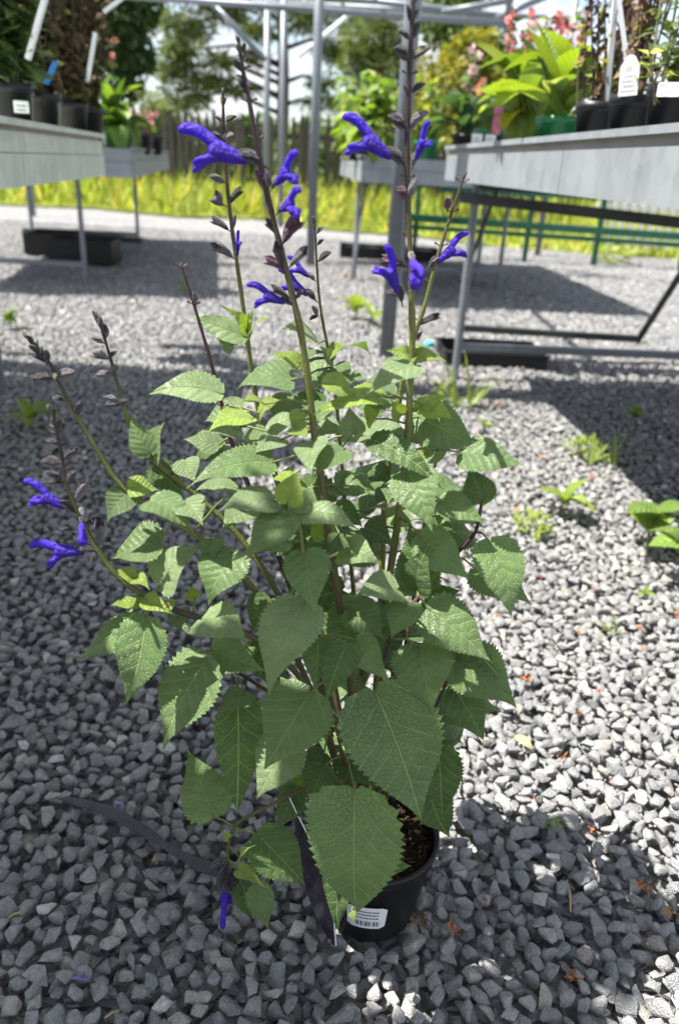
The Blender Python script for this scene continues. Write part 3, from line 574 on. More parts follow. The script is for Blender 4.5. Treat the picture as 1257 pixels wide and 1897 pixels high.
for key, (pts, r0, r1, cols) in STEMS.items():
    P = smooth_path([S(*p) for p in pts]); n = len(P); t = np.linspace(0, 1, n); cc = np.array(cols); ct = np.linspace(0, 1, len(cols))
    C = np.stack([np.interp(t, ct, cc[:, i]) for i in range(3)], 1)
    rad = [(r0 + (r1 - r0) * tt) * (1 + .10 * math.sin(tt * 90)) for tt in t]
    q = MB(); q.tube(P, rad, 8, [tuple(c) for c in C]); STEM_OBJ[key] = obj('stem', q.mesh('stem', True), MT['stemvc'], hero)
    for p in P: STEM_PTS.append((key, p))
SPK = np.array([p for _, p in STEM_PTS]); SPN = [k for k, _ in STEM_PTS]

# ---- leaves
SHU = [0, .02, .07, .15, .25, .33, .42, .52, .62, .72, .82, .91, 1.0]; SHW = [.12, .56, .86, .98, 1.0, .965, .88, .75, .575, .385, .215, .09, 0.0]
TONES = [(.118, .195, .066), (.25, .35, .045), (.066, .132, .028), (.195, .27, .125)]  # mature, young, darkened for shaded and back-lit leaves, paled for sunlit leaves
def leaf_part(B, T, wpx, tone, k, pet=True, rs=None, teeth=.05, stem=None, droop=None):
    rs = rs or random; L = np.linalg.norm(T - B); t = nrm(T - B); mid = (B + T) / 2 + POT
    toc = nrm(CAM - mid); n0 = nrm(toc * (1 - k) + np.array([-.45, 0, 1.0]) * k + np.array([rs.gauss(0, .12), rs.gauss(0, .12), rs.gauss(0, .12)]))
    n0 = nrm(n0 - t * (n0 @ t)); s = np.cross(t, n0)
    fs = math.sqrt(max(.0, 1 - (s @ toc) ** 2)); half = 1.12 * wpx / px_per_m(mid) / 2 / max(.55, fs); half = min(half, .47 * L)
    arch = (rs.uniform(.05, .15) if droop is None else droop) * L; fold = rs.uniform(.04, .30); wav = rs.uniform(.012, .034) * L; ph = rs.uniform(0, 6); tw = rs.uniform(-.45, .45)
    bendside = rs.uniform(-.05, .05) * L
    nu = 40; vs_ = [-1, -.93, -.68, -.36, -.04, .04, .36, .68, .93, 1]; V = []; UV = []
    for i in range(nu + 1):
        u = i / nu; c = B + t * L * u + n0 * (4 * arch * u * (1 - u) - arch * .5 * u ** 3) + s * bendside * 4 * u * (1 - u)
        w = half * np.interp(u, SHU, SHW); a = tw * (u - .3); sv = s * math.cos(a) + n0 * math.sin(a); nv = n0 * math.cos(a) - s * math.sin(a)
        for v in vs_:
            av = abs(v); ww = w
            if av == 1: ww = w * (1 + (teeth * 1.3 if i % 2 else -teeth)) if 0 < i < nu else w
            back = -.16 * half * (av ** 1.5) * max(0, 1 - u / .16) - (.012 * L * (i % 2) if av == 1 else 0)
            bul = math.sin(u * 28 - av * 3.5) * .0055 * L * (1 - abs(2 * av - 1) ** 2)
            p = c + sv * v * ww + t * back + nv * (fold * av * ww - .35 * fold * av * av * ww + wav * av ** 2 * math.sin(9 * u + ph + (1.7 if v > 0 else 0)) + bul)
            V.append(p); UV.append((u + .0, v * w / L))
    m = len(vs_); Fc = [(i * m + j, i * m + j + 1, (i + 1) * m + j + 1, (i + 1) * m + j) for i in range(nu) for j in range(m - 1)]
    d2 = np.linalg.norm(SPK - B, axis=1)
    if stem is not None: d2 = d2 + np.array([0 if q_ == stem else 9 for q_ in SPN])
    ii = int(np.argmin(d2)); key = SPN[ii]; A = SPK[ii]
    q = MB(); q.add([p - A for p in V], Fc, uv=UV)
    if pet:
        b0 = B + t * .0; h = np.linalg.norm(A - B); mid_ = (A + B) / 2 + np.array([0, 0, .10 * h]) - t * .04 * h
        q.tube([p - A for p in (A, lerp(A, mid_, .6), mid_, lerp(mid_, B, .55), B, B + t * L * .18 + n0 * arch * .5)], [.0012, .0011, .0010, .0009, .0008, .0003], 5, mi=1)
    me = q.mesh('leaf', True); me.materials.append(MT['leaf']); me.materials.append(PETIOLE)
    o = obj('leaf', me, None, STEM_OBJ[key], A); c = np.array(TONES[tone]) * (1 + rs.uniform(-.14, .14)); o.color = (*c, 1)
    return o
PETIOLE = mat('leaf_stalk', (.12, .14, .045), .5)
# base x, y, tip x, y, width (px), depth of base and tip (m towards the lens), tone, k (0 faces the lens, 1 faces the sky)
LEAVES = [
 # upper left
 (410,730,271,727,50,.0,.0,3,.55),(279,841,241,767,44,.01,.0,0,.5),(284,846,302,782,44,.0,.01,0,.5),(466,777,382,797,36,.02,.04,1,.6),(442,797,365,801,34,.0,.02,3,.6),(490,749,448,745,34,.02,.04,1,.6),
 (502,857,345,900,58,.05,.08,0,.6),(414,825,359,845,36,-.03,-.04,2,.5),(343,853,362,893,52,.03,.05,3,.6),(283,865,343,924,46,.0,.0,2,.5),(239,912,198,968,48,.05,.06,0,.45),(239,904,297,908,36,.05,.04,1,.6),
 (279,928,359,980,58,.06,.08,0,.6),(343,928,376,972,56,.06,.09,3,.6),(297,1006,207,1034,74,.05,.05,0,.5),(297,1080,372,1006,72,.07,.06,3,.5),(249,1072,210,1058,30,.085,.09,1,.6),(249,1072,277,1091,28,.085,.10,1,.6),
 (432,1024,384,1121,92,.07,.10,0,.45),(394,1000,391,1046,60,.06,.08,0,.5),(506,928,400,944,66,.08,.10,3,.6),(536,956,452,1034,66,.10,.13,0,.5),(532,932,554,870,54,.10,.09,1,.4),(557,964,578,893,50,.09,.07,3,.5),
 (564,952,667,981,46,.10,.12,3,.6),(438,905,359,908,32,.05,.07,3,.6),(534,1004,430,1034,34,.10,.12,3,.6),(455,625,345,585,42,-.05,-.05,3,.55),(455,612,412,565,24,-.05,-.03,1,.5),(462,625,500,583,22,-.05,-.03,1,.5),(452,628,470,566,20,-.06,-.05,1,.4),
 (430,640,385,612,40,-.05,-.04,3,.6),(470,690,520,720,36,-.06,-.05,0,.6),
 # upper middle
 (556,672,500,655,28,-.08,-.07,1,.6),(560,676,600,650,30,-.09,-.08,0,.6),(560,700,512,690,34,-.08,-.06,3,.6),(619,680,649,712,42,-.08,-.06,0,.5),(612,690,588,722,36,-.08,-.06,0,.5),(610,655,640,640,26,-.09,-.08,1,.5),(616,668,592,640,26,-.09,-.08,3,.5),
 (600,751,500,745,42,-.07,-.08,2,.5),(707,735,581,766,38,.02,.04,1,.6),(679,777,716,742,40,.02,.03,1,.45),(743,769,722,738,32,.02,.03,1,.5),(655,803,647,752,52,.03,.03,3,.45),(635,835,580,882,52,.05,.07,0,.55),(675,807,786,822,48,.0,.02,3,.6),
 (687,815,820,903,50,.03,.07,2,.55),(615,902,687,914,44,.03,.05,0,.6),(591,858,540,830,30,.04,.04,1,.5),(480,765,520,740,32,.0,.02,1,.5),(497,800,560,770,34,.0,.0,3,.6),(520,815,470,838,40,.03,.05,3,.6),(560,760,540,800,30,.02,.04,1,.5),(545,790,570,812,36,.04,.06,1,.5),(590,790,640,800,40,-.02,.0,3,.6),
 # upper right
 (770,676,679,727,48,.03,.05,3,.5),(760,660,714,648,24,.02,.03,1,.5),(766,660,826,668,26,.02,.03,1,.55),(764,655,790,640,20,.02,.0,1,.5),(770,759,834,731,26,.02,.02,1,.5),(770,762,790,735,36,.02,.0,0,.4),(774,773,893,838,82,.0,.03,0,.55),(854,839,972,861,62,.03,.05,0,.55),
 (892,926,868,862,62,.03,.02,2,.35),(815,930,902,970,48,.03,.05,0,.55),(755,875,798,984,84,.05,.09,0,.4),(774,1097,757,966,78,.05,.04,2,.25),(772,1094,795,1002,58,.06,.07,2,.25),(778,994,871,1073,72,.05,.07,0,.45),(906,1003,948,1148,80,.04,.07,0,.35),
 (893,926,925,915,20,.02,.03,1,.5),(892,924,873,912,18,.02,.03,1,.5),(639,1018,705,1042,62,.06,.09,3,.55),(631,994,607,1031,42,.07,.08,2,.4),(566,1022,583,1138,78,.10,.13,0,.4),(735,1093,657,1103,62,.08,.10,3,.5),(620,940,672,976,42,.0,.0,2,.5),(675,978,730,1012,52,.02,.04,2,.5),(735,905,690,940,46,.0,.02,2,.5),(790,850,850,800,40,-.03,-.04,3,.55),(800,835,760,800,34,-.02,-.02,3,.55),(690,870,730,895,40,.0,.02,2,.5),
 # lower left
 (271,1146,231,1308,82,.09,.12,0,.3),(255,1150,138,1222,54,.08,.08,0,.45),(259,1117,204,1121,24,.085,.09,1,.55),(267,1110,322,1137,32,.085,.10,1,.55),(375,1147,461,1194,76,.09,.12,3,.5),(382,1221,295,1388,98,.07,.11,0,.3),(394,1205,493,1242,66,.06,.08,0,.45),
 (565,1118,493,1287,98,.11,.15,3,.35),(440,1290,440,1515,80,.06,.10,2,.2),(574,1285,487,1425,128,.11,.15,0,.35),(540,1368,472,1480,84,.09,.12,3,.35),(394,1511,347,1387,82,.09,.05,0,.25),(454,1289,402,1325,44,.07,.09,0,.4),(330,1135,350,1175,40,.07,.09,0,.4),(305,1130,330,1112,22,.08,.08,1,.5),(360,1110,352,1085,24,.06,.05,1,.5),
 (500,1110,470,1180,60,.05,.06,2,.3),(480,1185,520,1290,70,.04,.06,2,.3),
 # lower right and front
 (850,1221,956,1311,98,.04,.07,0,.4),(790,1126,913,1228,88,.07,.10,0,.4),(778,1197,800,1322,112,.08,.12,0,.3),(838,1273,897,1375,68,.03,.05,2,.25),(695,1281,782,1527,162,.10,.14,0,.28),(812,1380,818,1514,76,.06,.08,2,.2),(790,1452,834,1556,68,.04,.05,2,.2),(657,1464,655,1702,160,.12,.145,0,.22),
 (643,1193,601,1305,56,.11,.13,2,.3),(588,1177,580,1278,58,.10,.12,2,.3),(659,1185,722,1266,56,.10,.13,0,.35),(763,1118,722,1183,62,.09,.11,0,.35),(600,1420,578,1492,72,.07,.09,2,.25),(639,1395,700,1460,84,.05,.08,2,.3),(795,1122,852,1092,56,.02,.02,2,.4),(650,1130,712,1183,66,.05,.07,0,.4),(700,1170,740,1240,80,.04,.06,2,.3),(745,1255,770,1380,90,.02,.04,2,.25),(720,1390,740,1480,90,.06,.08,2,.2),
 # bottom shoots
 (478,1546,567,1642,82,.085,.10,2,.25),(474,1640,497,1723,46,.11,.12,0,.2),(447,1635,469,1703,42,.10,.10,2,.2),(630,1600,625,1726,50,.10,.11,2,.15),(728,1600,760,1604,26,.07,.08,0,.4),(549,1457,512,1538,52,.07,.09,2,.25),(440,1610,490,1642,26,.10,.12,1,.35),(445,1590,470,1565,18,.10,.11,1,.4),(425,1552,410,1538,16,.09,.10,1,.4),(652,1690,656,1708,14,.12,.13,1,.2),(560,1440,520,1470,40,.06,.07,1,.3),(600,1395,560,1430,50,.05,.07,2,.3),
]
lr = random.Random(5)
for bx_, by_, tx_, ty_, w, db, dt, tone, k in LEAVES:
    leaf_part(S(bx_, by_, db), S(tx_, ty_, dt), w, tone, k, rs=lr)
# inner and rear leaves that fill the bush
for i in range(48):
    a0 = lr.uniform(0, 6.28); z = lr.uniform(.18, .52); rr = lr.uniform(.015, .08)
    B = np.array([rr * math.cos(a0), rr * math.sin(a0) + .02, z]); out = np.array([math.cos(a0), math.sin(a0), lr.uniform(-.9, -.1)])
    if B[1] < -.03: continue
    T = B + nrm(out) * lr.uniform(.055, .10)
    leaf_part(B, T, lr.uniform(60, 95), 2 if lr.random() < .6 else 0, .5, rs=lr)

# opposite pairs of smaller leaves along the upper stems
for key, t0, t1, st_ in (('a', .26, .47, 4), ('b', .22, .46, 6), ('c', .30, .52, 4), ('d', .42, .72, 4), ('e', .30, .50, 5), ('i', .30, .50, 7), ('p', .55, .95, 6)):
    P = [p for k_, p in STEM_PTS if k_ == key]; n = len(P)
    for q_, i in enumerate(range(int(n * t0), int(n * t1), st_)):
        a0 = q_ * 1.57 + lr.uniform(-.4, .4) + hash_key(key)
        for sg in (0, math.pi):
            dr = np.array([math.cos(a0 + sg), math.sin(a0 + sg) * .8, lr.uniform(-.35, .45)]); L_ = lr.uniform(.022, .046); st0 = P[i] + nrm(dr) * .014
            leaf_part(st0, st0 + nrm(dr) * L_, lr.uniform(42, 70) * L_ / .042, (1 if L_ < .030 else lr.choice([3, 3, 0])), .6, rs=lr, stem=key)

# ---- calyces and flowers
def calyx_mesh(open_=False):
    q = MB(); pr = [(0, .018), (.06, .05), (.2, .115), (.4, .15), (.6, .145), (.8, .10), (.93, .04), (1, .006)] if not open_ else [(0, .02), (.08, .06), (.25, .12), (.5, .16), (.75, .19), (.86, .20)]
    n = 9; V = []; Fc = []
    for i, (x, r) in enumerate(pr):
        for j in range(n):
            th = 2 * math.pi * j / n; rr = r * (1 + .10 * math.cos(3 * th)); V.append((x, rr * math.cos(th) * .8, rr * math.sin(th) + .10 * math.sin(x * 2.6)))
    for i in range(len(pr) - 1):
        for j in range(n): Fc.append((i * n + j, i * n + (j + 1) % n, (i + 1) * n + (j + 1) % n, (i + 1) * n + j))
    if open_:                                     # three pointed teeth
        base = (len(pr) - 1) * n
        for c in range(3):
            j0, j1, j2 = c * 3, c * 3 + 1, (c * 3 + 3) % n; m_ = np.mean([V[base + j] for j in (j0, j1, j2)], 0); V.append((1.12 if c != 1 else 1.2, m_[1] * 1.25, (m_[2] - .08) * 1.3 + .08)); ti = len(V) - 1
            Fc += [(base + j0, base + j1, ti), (base + j1, base + (c * 3 + 2) % n, ti), (base + (c * 3 + 2) % n, base + j2, ti)]
    q.add(V, Fc); q.tube([(-.22, 0, -.03), (-.1, 0, -.015), (.03, 0, 0)], [.022, .022, .03], 5)
    me = q.mesh('calyx', True); me.materials.append(MT['calyx']); return me
CAL, CALO = calyx_mesh(), calyx_mesh(True)
def loft(q, path, wz, wy, n=12, dz=None):
    V = []; k = len(path)
    for i in range(k):
        p = np.array([path[i][0], 0, path[i][1]]); a = np.array(path[min(i + 1, k - 1)]) - np.array(path[max(i - 1, 0)]); a = a / np.linalg.norm(a); nn = np.array([-a[1], 0, a[0]])
        for j in range(n):
            th = 2 * math.pi * j / n; V.append(p + nn * math.sin(th) * wz[i] + np.array([0, 1, 0]) * math.cos(th) * wy[i])
    q.add(V, [(i * n + j, i * n + (j + 1) % n, (i + 1) * n + (j + 1) % n, (i + 1) * n + j) for i in range(k - 1) for j in range(n)] + [tuple((k - 1) * n + j for j in range(n))])
def corolla_mesh():
    q = MB()
    loft(q, [(.20, 0), (.30, -.005), (.42, -.005), (.52, .0), (.60, .012), (.64, .02)], [.05, .07, .092, .106, .098, .055], [.045, .06, .078, .085, .075, .045])
    loft(q, [(.46, .03), (.58, .055), (.68, .095), (.78, .125), (.87, .128), (.94, .108), (.985, .075), (1.0, .05)], [.05, .062, .066, .066, .066, .060, .042, .012], [.05, .055, .052, .052, .056, .056, .04, .012])
    loft(q, [(.46, -.03), (.56, -.075), (.64, -.13), (.70, -.20), (.735, -.27), (.75, -.30)], [.055, .062, .056, .05, .036, .01], [.05, .07, .092, .105, .085, .03])
    for sg in (-1, 1): loft(q, [(.60, -.10), (.68, -.13), (.74, -.175), (.77, -.21)], [.03, .032, .026, .006], [.04, .05, .045, .01]); q.v[-48:] = [(x, y + sg * .07, z) for x, y, z in q.v[-48:]]
    me = q.mesh('corolla', True); me.materials.append(MT['corolla']); return me
COR = corolla_mesh()
def orient(B, T, up=(0, 0, 1.0), roll=0.0):
    x = nrm(T - B); u = np.array(up); 
    if abs(x @ u) > .93: u = np.array([0, -1.0, .2])
    y = nrm(np.cross(u, x)); z = np.cross(x, y)
    if roll: y, z = y * math.cos(roll) + z * math.sin(roll), z * math.cos(roll) - y * math.sin(roll)
    return Matrix(((x[0], y[0], z[0]), (x[1], y[1], z[1]), (x[2], y[2], z[2]))).to_4x4()
def set_part(name, me, stem, B, T, scale=None, fat=1.0, roll=0.0):
    L_ = scale or np.linalg.norm(T - B); o = bpy.data.objects.new(name, me); COL.objects.link(o); o.parent = STEM_OBJ[stem]
    o.matrix_local = Matrix.Translation(Vector(B)) @ orient(B, T, roll=roll) @ Matrix.Diagonal((L_, L_ * fat, L_ * fat, 1)); return o
CC = dict(d=(.020, .013, .020), p=(.075, .015, .042), s=(.11, .095, .11), g=(.10, .095, .045))
STD = {k: v[0][len(v[0]) * 2 // 3][2] for k, v in STEMS.items()}
cr_ = random.Random(9)
def calyx(stem, bx_, by_, tx_, ty_, c='d', op=False, fat=1.0):
    d = STD[stem]; o = set_part('calyx', CALO if op else CAL, stem, S(bx_, by_, d), S(tx_, ty_, d + cr_.uniform(-.006, .010)), fat=fat * 1.35, roll=cr_.uniform(-.5, .5)); cc = np.array(CC[c]) * cr_.uniform(.75, 1.3); o.color = (*cc, 1)
def flower(stem, bx_, by_, tx_, ty_, d1=.004, c='d', Lmin=.055):
    d = STD[stem]; B, T = S(bx_, by_, d), S(tx_, ty_, d + d1); set_part('flower', COR, stem, B, T)
    L_ = np.linalg.norm(T - B); o = set_part('calyx', CAL, stem, B, B + (T - B) * .36, scale=L_ * .36, fat=1.45); o.color = (*CC[c], 1)
for r in [('a',441,80,438,62),('a',448,97,453,80),('a',444,98,438,82,'g'),('a',449,112,458,98,'g'),('a',447,132,430,110,'d',False,1.2),('a',452,165,435,141,'d',False,1.3),('a',495,352,469,317,'p',False,1.4),('a',497,350,493,318,'s'),('a',517,440,493,413,'d',True,.9),('a',525,450,557,410,'p',True),('a',525,500,492,484,'p',True),('a',522,498,511,458,'d',True),('a',537,494,567,466,'s',True,.8),('a',537,556,504,536,'d',True,.8),('a',548,553,562,540,'d'),
          ('c',413,198,407,180,'g'),('c',414,196,421,180,'s'),('c',413,184,411,166,'g'),('c',412,225,395,216,'s'),('c',419,225,440,217),('c',412,260,389,247),('c',416,260,433,251,'s'),('c',414,262,418,248,'s'),('c',417,338,387,329,'s'),('c',415,380,387,373,'s',False,1.2),('c',412,376,399,358,'s',True),('c',426,377,447,354,'d',True,.8),('c',424,427,393,409,'d',True,.8),('c',432,423,438,399,'s'),('c',431,477,397,459,'s',True,.9),
          ('d',583,418,577,402,'g'),('d',586,433,600,421,'s'),('d',587,454,600,445),('d',589,484,614,469),('d',588,585,576,567,'s'),('d',589,585,573,594),
          ('b',766,2,752,-20,'g'),('b',765,8,775,-16),('b',761,42,751,9),('b',762,40,778,18),('b',760,30,761,6,'g'),('b',758,73,736,59),('b',762,73,783,41,'d',False,1.1),('b',757,113,727,93,'d',False,1.2),('b',760,111,799,90,'g'),('b',755,175,746,156,'s'),('b',761,171,789,158,'d',False,1.1),('b',750,238,716,217,'d',False,1.4),('b',758,234,796,210,'s'),('b',753,372,729,349,'p',False,1.4),('b',758,366,773,329,'s',False,1.2),('b',752,494,709,486,'p',True,1.0),('b',737,548,712,543,'d'),('b',776,602,811,587,'d',True,.7),('b',772,630,783,615,'p'),
          ('i',828,388,824,368,'p',False,1.4),
          ('e',363,565,358,542,'s'),
          ('f',192,612,168,576,'d',False,.8),('f',192,612,183,585),('f',190,606,178,592,'g'),('f',193,618,186,596),('f',196,622,193,600,'d'),('f',197,626,201,607,'s'),('f',193,636,169,628,'s'),('f',200,663,169,655,'s'),('f',200,664,172,663),('f',202,663,219,651),('f',208,693,179,698,'s'),('f',210,691,223,677,'s',False,1.3),('f',222,748,191,737,'s'),('f',222,750,194,753),('f',224,748,237,745),
          ('g',52,628,38,612,'g'),('g',62,640,47,622),('g',68,648,72,628,'g'),('g',72,655,52,642),('g',80,664,78,640),('g',78,662,62,645,'d'),('g',86,672,50,655,'d',False,.7),('g',88,672,82,650,'d'),('g',100,703,58,704),('g',106,703,143,693,'s'),('g',118,741,97,741),('g',143,769,156,744),('g',108,690,103,705,'g'),
          ('h',97,768,92,752,'g'),('h',100,775,106,757),('h',104,790,96,770),('h',107,798,90,786,'g'),('h',108,800,116,778),('h',110,808,90,798),('h',110,824,83,816),('h',112,826,130,822),('h',114,858,76,859),('h',120,850,148,833,'d'),('h',117,891,84,878),('h',117,895,82,896),('h',128,898,144,873),('h',143,929,166,897,'s',True,.9),('h',158,970,198,963),('h',137,981,105,982),('h',182,1013,184,973,'s',True,.8),('h',186,1017,211,1017),('h',148,940,156,958,'s'),('h',176,1022,170,1044),
          ('k',420,1600,408,1640,'d',False,1.6),('k',421,1600,432,1642,'d',False,1.6),('k',421,1598,420,1645,'d',False,1.5),('k',418,1600,402,1628,'d',False,1.3),('k',424,1600,440,1632,'d',False,1.3)]: calyx(*r)
# tiny bare nodes on the spent spikes
for key, t0, t1, st_ in (('e', .55, 1, 5), ('i', .62, 1, 4), ('a', .8, .97, 4), ('b', .62, .9, 5)):
    P = [p for k_, p in STEM_PTS if k_ == key]; n = len(P); q = MB()
    for i in range(int(n * t0), int(n * t1), st_):
        for sgn in (-1, 1):
            d = nrm((sgn, cr_.uniform(-.4, .4), .55)); q.tube([P[i], P[i] + d * .0035, P[i] + d * .006], [.0007, .0006, .0011], 5, (.09, .06, .045))
    obj('bract_scars', q, MT['stemvc'], STEM_OBJ[key])['kind'] = 'stuff'
for r in [('a',488,307,329,254,.0),('a',503,350,552,292,.03,'g'),('a',515,394,556,362,.035,'g'),('a',546,566,456,535,.0),('d',583,520,530,480,.0,'s'),('d',584,556,513,505,.0),('c',439,477,442,430,.012),('b',748,306,630,226,.0),('b',764,308,796,230,.02,'g'),('b',744,560,706,460,.012),('b',757,470,780,522,.04,'s'),('i',793,496,870,438,.0),
          ('h',140,950,42,897,.0),('h',152,955,152,1010,.03),('h',178,1020,58,1020,.0)]: flower(*r)
# the drooping flower near the pot
d = STD['k']; B, T = S(421, 1605, d), S(414, 1712, d + .008); set_part('flower', COR, 'k', B, T, fat=.72)

# ================================================================== PLANTS ON THE BENCHES
def pot_mesh(r, h, rim=.18):
    q = MB(); q.lathe([(0, .003), (r * .74, .003), (r * .76, 0), (r * .93, h * (1 - rim)), (r, h * (1 - rim)), (r * 1.02, h), (r * .94, h), (r * .90, h * .86), (0, h * .86)], 26); me = q.mesh('pot', True)
    for p in me.polygons: p.use_smooth = True
    return me
PM = {}
def add_pot(T, r, h, m):
    key = (round(r, 3), round(h, 3), m)
    if key not in PM: PM[key] = pot_mesh(r, h); PM[key].materials.append(MT[m])
    o = bpy.data.objects.new('pot', PM[key]); COL.objects.link(o); o.parent = T; return o
def big_leaf_mesh(fold, arch, wr):
    q = MB(); V = []; nu = 10; vs_ = (-1, -.5, 0, .5, 1)
    for i in range(nu + 1):
        u = i / nu; w = wr * (math.sin(math.pi * min(1, u ** .8 * .97 + .03)) ** .8) * (1 if u < .98 else .2)
        for v in vs_: V.append((u * (1 - arch * .25 * u), v * w, arch * (1.1 * u - 1.5 * u * u) + fold * abs(v) * w + .012 * math.sin(abs(v) * 9 + u * 6)))
    m = len(vs_); q.add(V, [(i * m + j, i * m + j + 1, (i + 1) * m + j + 1, (i + 1) * m + j) for i in range(nu) for j in range(m - 1)]); return q.mesh('leaf', True)
def ribbed_material():
    m = bpy.data.materials.new('broad_leaf'); m.use_nodes = True; t = m.node_tree; nd = t.nodes; lk = t.links; p = nd['Principled BSDF']
    tcn = nd.new('ShaderNodeTexCoord'); sp = nd.new('ShaderNodeSeparateXYZ'); lk.new(tcn.outputs['Object'], sp.inputs[0])
    ay = M_(t, 'ABSOLUTE', sp.outputs[1]); fr_ = M_(t, 'ABSOLUTE', M_(t, 'SUBTRACT', M_(t, 'FRACT', M_(t, 'MULTIPLY', M_(t, 'SUBTRACT', sp.outputs[0], M_(t, 'MULTIPLY', ay, 1.1)), 11.0)), .5))
    r = nd.new('ShaderNodeMapRange'); r.inputs[2].default_value = .1; r.inputs[3].default_value = 1.35; r.inputs[4].default_value = 1.0; lk.new(fr_, r.inputs[0])
    oi = nd.new('ShaderNodeObjectInfo'); base = mul(t, oi.outputs['Color'], r.outputs[0]); lk.new(base, p.inputs['Base Color']); p.inputs['Roughness'].default_value = .42
    b = nd.new('ShaderNodeBump'); b.inputs['Strength'].default_value = .6; b.inputs['Distance'].default_value = .03; lk.new(fr_, b.inputs['Height']); lk.new(b.outputs[0], p.inputs['Normal'])
    tr = nd.new('ShaderNodeBsdfTranslucent'); lk.new(mul(t, base, None, (1.4, 1.35, .45)), tr.inputs[0]); ms = nd.new('ShaderNodeMixShader'); ms.inputs[0].default_value = .36
    lk.new(p.outputs[0], ms.inputs[1]); lk.new(tr.outputs[0], ms.inputs[2]); lk.new(ms.outputs[0], nd['Material Output'].inputs[0]); return m
BROAD = ribbed_material()
BL = [big_leaf_mesh(.25, .35, .24), big_leaf_mesh(.10, .7, .28), big_leaf_mesh(.35, .1, .20), big_leaf_mesh(.2, 1.0, .26)]
for m_ in BL: m_.materials.append(BROAD)
pr = random.Random(21)
def broad_plant(T, h, n, L, cols, spread=1.0, z0=None, up=(.15, 1.1), front=0):
    for i in range(n):
        a = i * 2.4 + pr.uniform(-.4, .4); el = pr.uniform(*up); o = bpy.data.objects.new('leaf', pr.choice(BL)); COL.objects.link(o); o.parent = T
        zz = h + pr.uniform(0, .5) * L * (1 if el > .4 else .4); o.location = (.02 * math.cos(a), .02 * math.sin(a), zz); s = L * pr.uniform(.65, 1.15)
        o.rotation_euler = (pr.uniform(-.3, .3), -el, a); o.scale = (s * spread, s, s); c = np.array(pr.choice(cols)) * pr.uniform(.8, 1.2); o.color = (*c, 1)
    q = MB()
    for i in range(5): q.tube([(pr.uniform(-.01, .01), pr.uniform(-.01, .01), h * .85), (pr.uniform(-.02, .02), pr.uniform(-.02, .02), h + L * .5)], [.003, .002], 5, (.15, .2, .05))
    obj('stem', q, MT['stemvc'], T)
def upright_plant(T, h, height, nst, leaf, wid, cols, mt='fol', spread=.06, dens=26, stemc=(.10, .09, .04), droop=-.3, lean=.12, tips=None, z_from=.12):
    q = MB(); lc = LC(); tp = LC(); 
    for i in range(nst):
        a = pr.uniform(0, 6.28); r = pr.uniform(0, spread * .6); b = np.array([r * math.cos(a), r * math.sin(a), h * .85]); e = b + np.array([pr.gauss(0, lean) * height, pr.gauss(0, lean) * height, height * pr.uniform(.75, 1.08)])
        m_ = (b + e) / 2 + np.array([pr.gauss(0, .03) * height, pr.gauss(0, .03) * height, 0]); P = smooth_path([b, m_, e], 4); q.tube(P, [lerp(.0028, .001, k / (len(P) - 1)) for k in range(len(P))], 5, stemc)
        n = dens; t = RNG.uniform(z_from, 1, n); pos = np.stack([np.interp(t, np.linspace(0, 1, len(P)), P[:, k]) for k in range(3)], 1); d = rand_dirs(n) * np.array([1, 1, .4]) + np.array([0, 0, -droop])
        lc.put(pos, d, rand_dirs(n) + np.array([0, 0, 1.2]), RNG.uniform(.6, 1.2, n) * leaf * (1.1 - .5 * t), RNG.uniform(.7, 1.2, n) * wid * (1.1 - .5 * t), jitter_cols(n, cols[0], .3, cols[1], .35))
        if tips is not None:
            n = tips[2]; t = RNG.uniform(tips[3], 1.02, n); pos = np.stack([np.interp(t, np.linspace(0, 1, len(P)), P[:, k]) for k in range(3)], 1); d = rand_dirs(n) + np.array([0, 0, .1])
            tp.put(pos, d, rand_dirs(n), RNG.uniform(.7, 1.2, n) * tips[1], RNG.uniform(.35, .6, n) * tips[1], jitter_cols(n, tips[0], .25))
    obj('stems', q, MT['stemvc'], T)['kind'] = 'stuff'; obj('foliage', lc.mesh('foliage'), MT[mt], T)['kind'] = 'stuff'
    if tips is not None: obj('flowers', tp.mesh('flowers'), MT['petalvc'], T)['kind'] = 'stuff'
def solve_Y(edge_fn, inset, z, px):
    lo, hi = .8, 3.4
    for _ in range(50):
        Y = (lo + hi) / 2; p = np.array([edge_fn(Y) + inset, Y, z]); v = p - CAM; x = PW / 2 + PF * (v @ _R) / (v @ _f)
        if (x > px) == (inset > 0): lo = Y
        else: hi = Y
    return np.array([edge_fn(Y) + inset, Y, z])
def stake(T, a, b, w, m='white'):
    q = MB(); q.bar(a, b, w, w * .8); return obj('stake', q, MT[m], T)
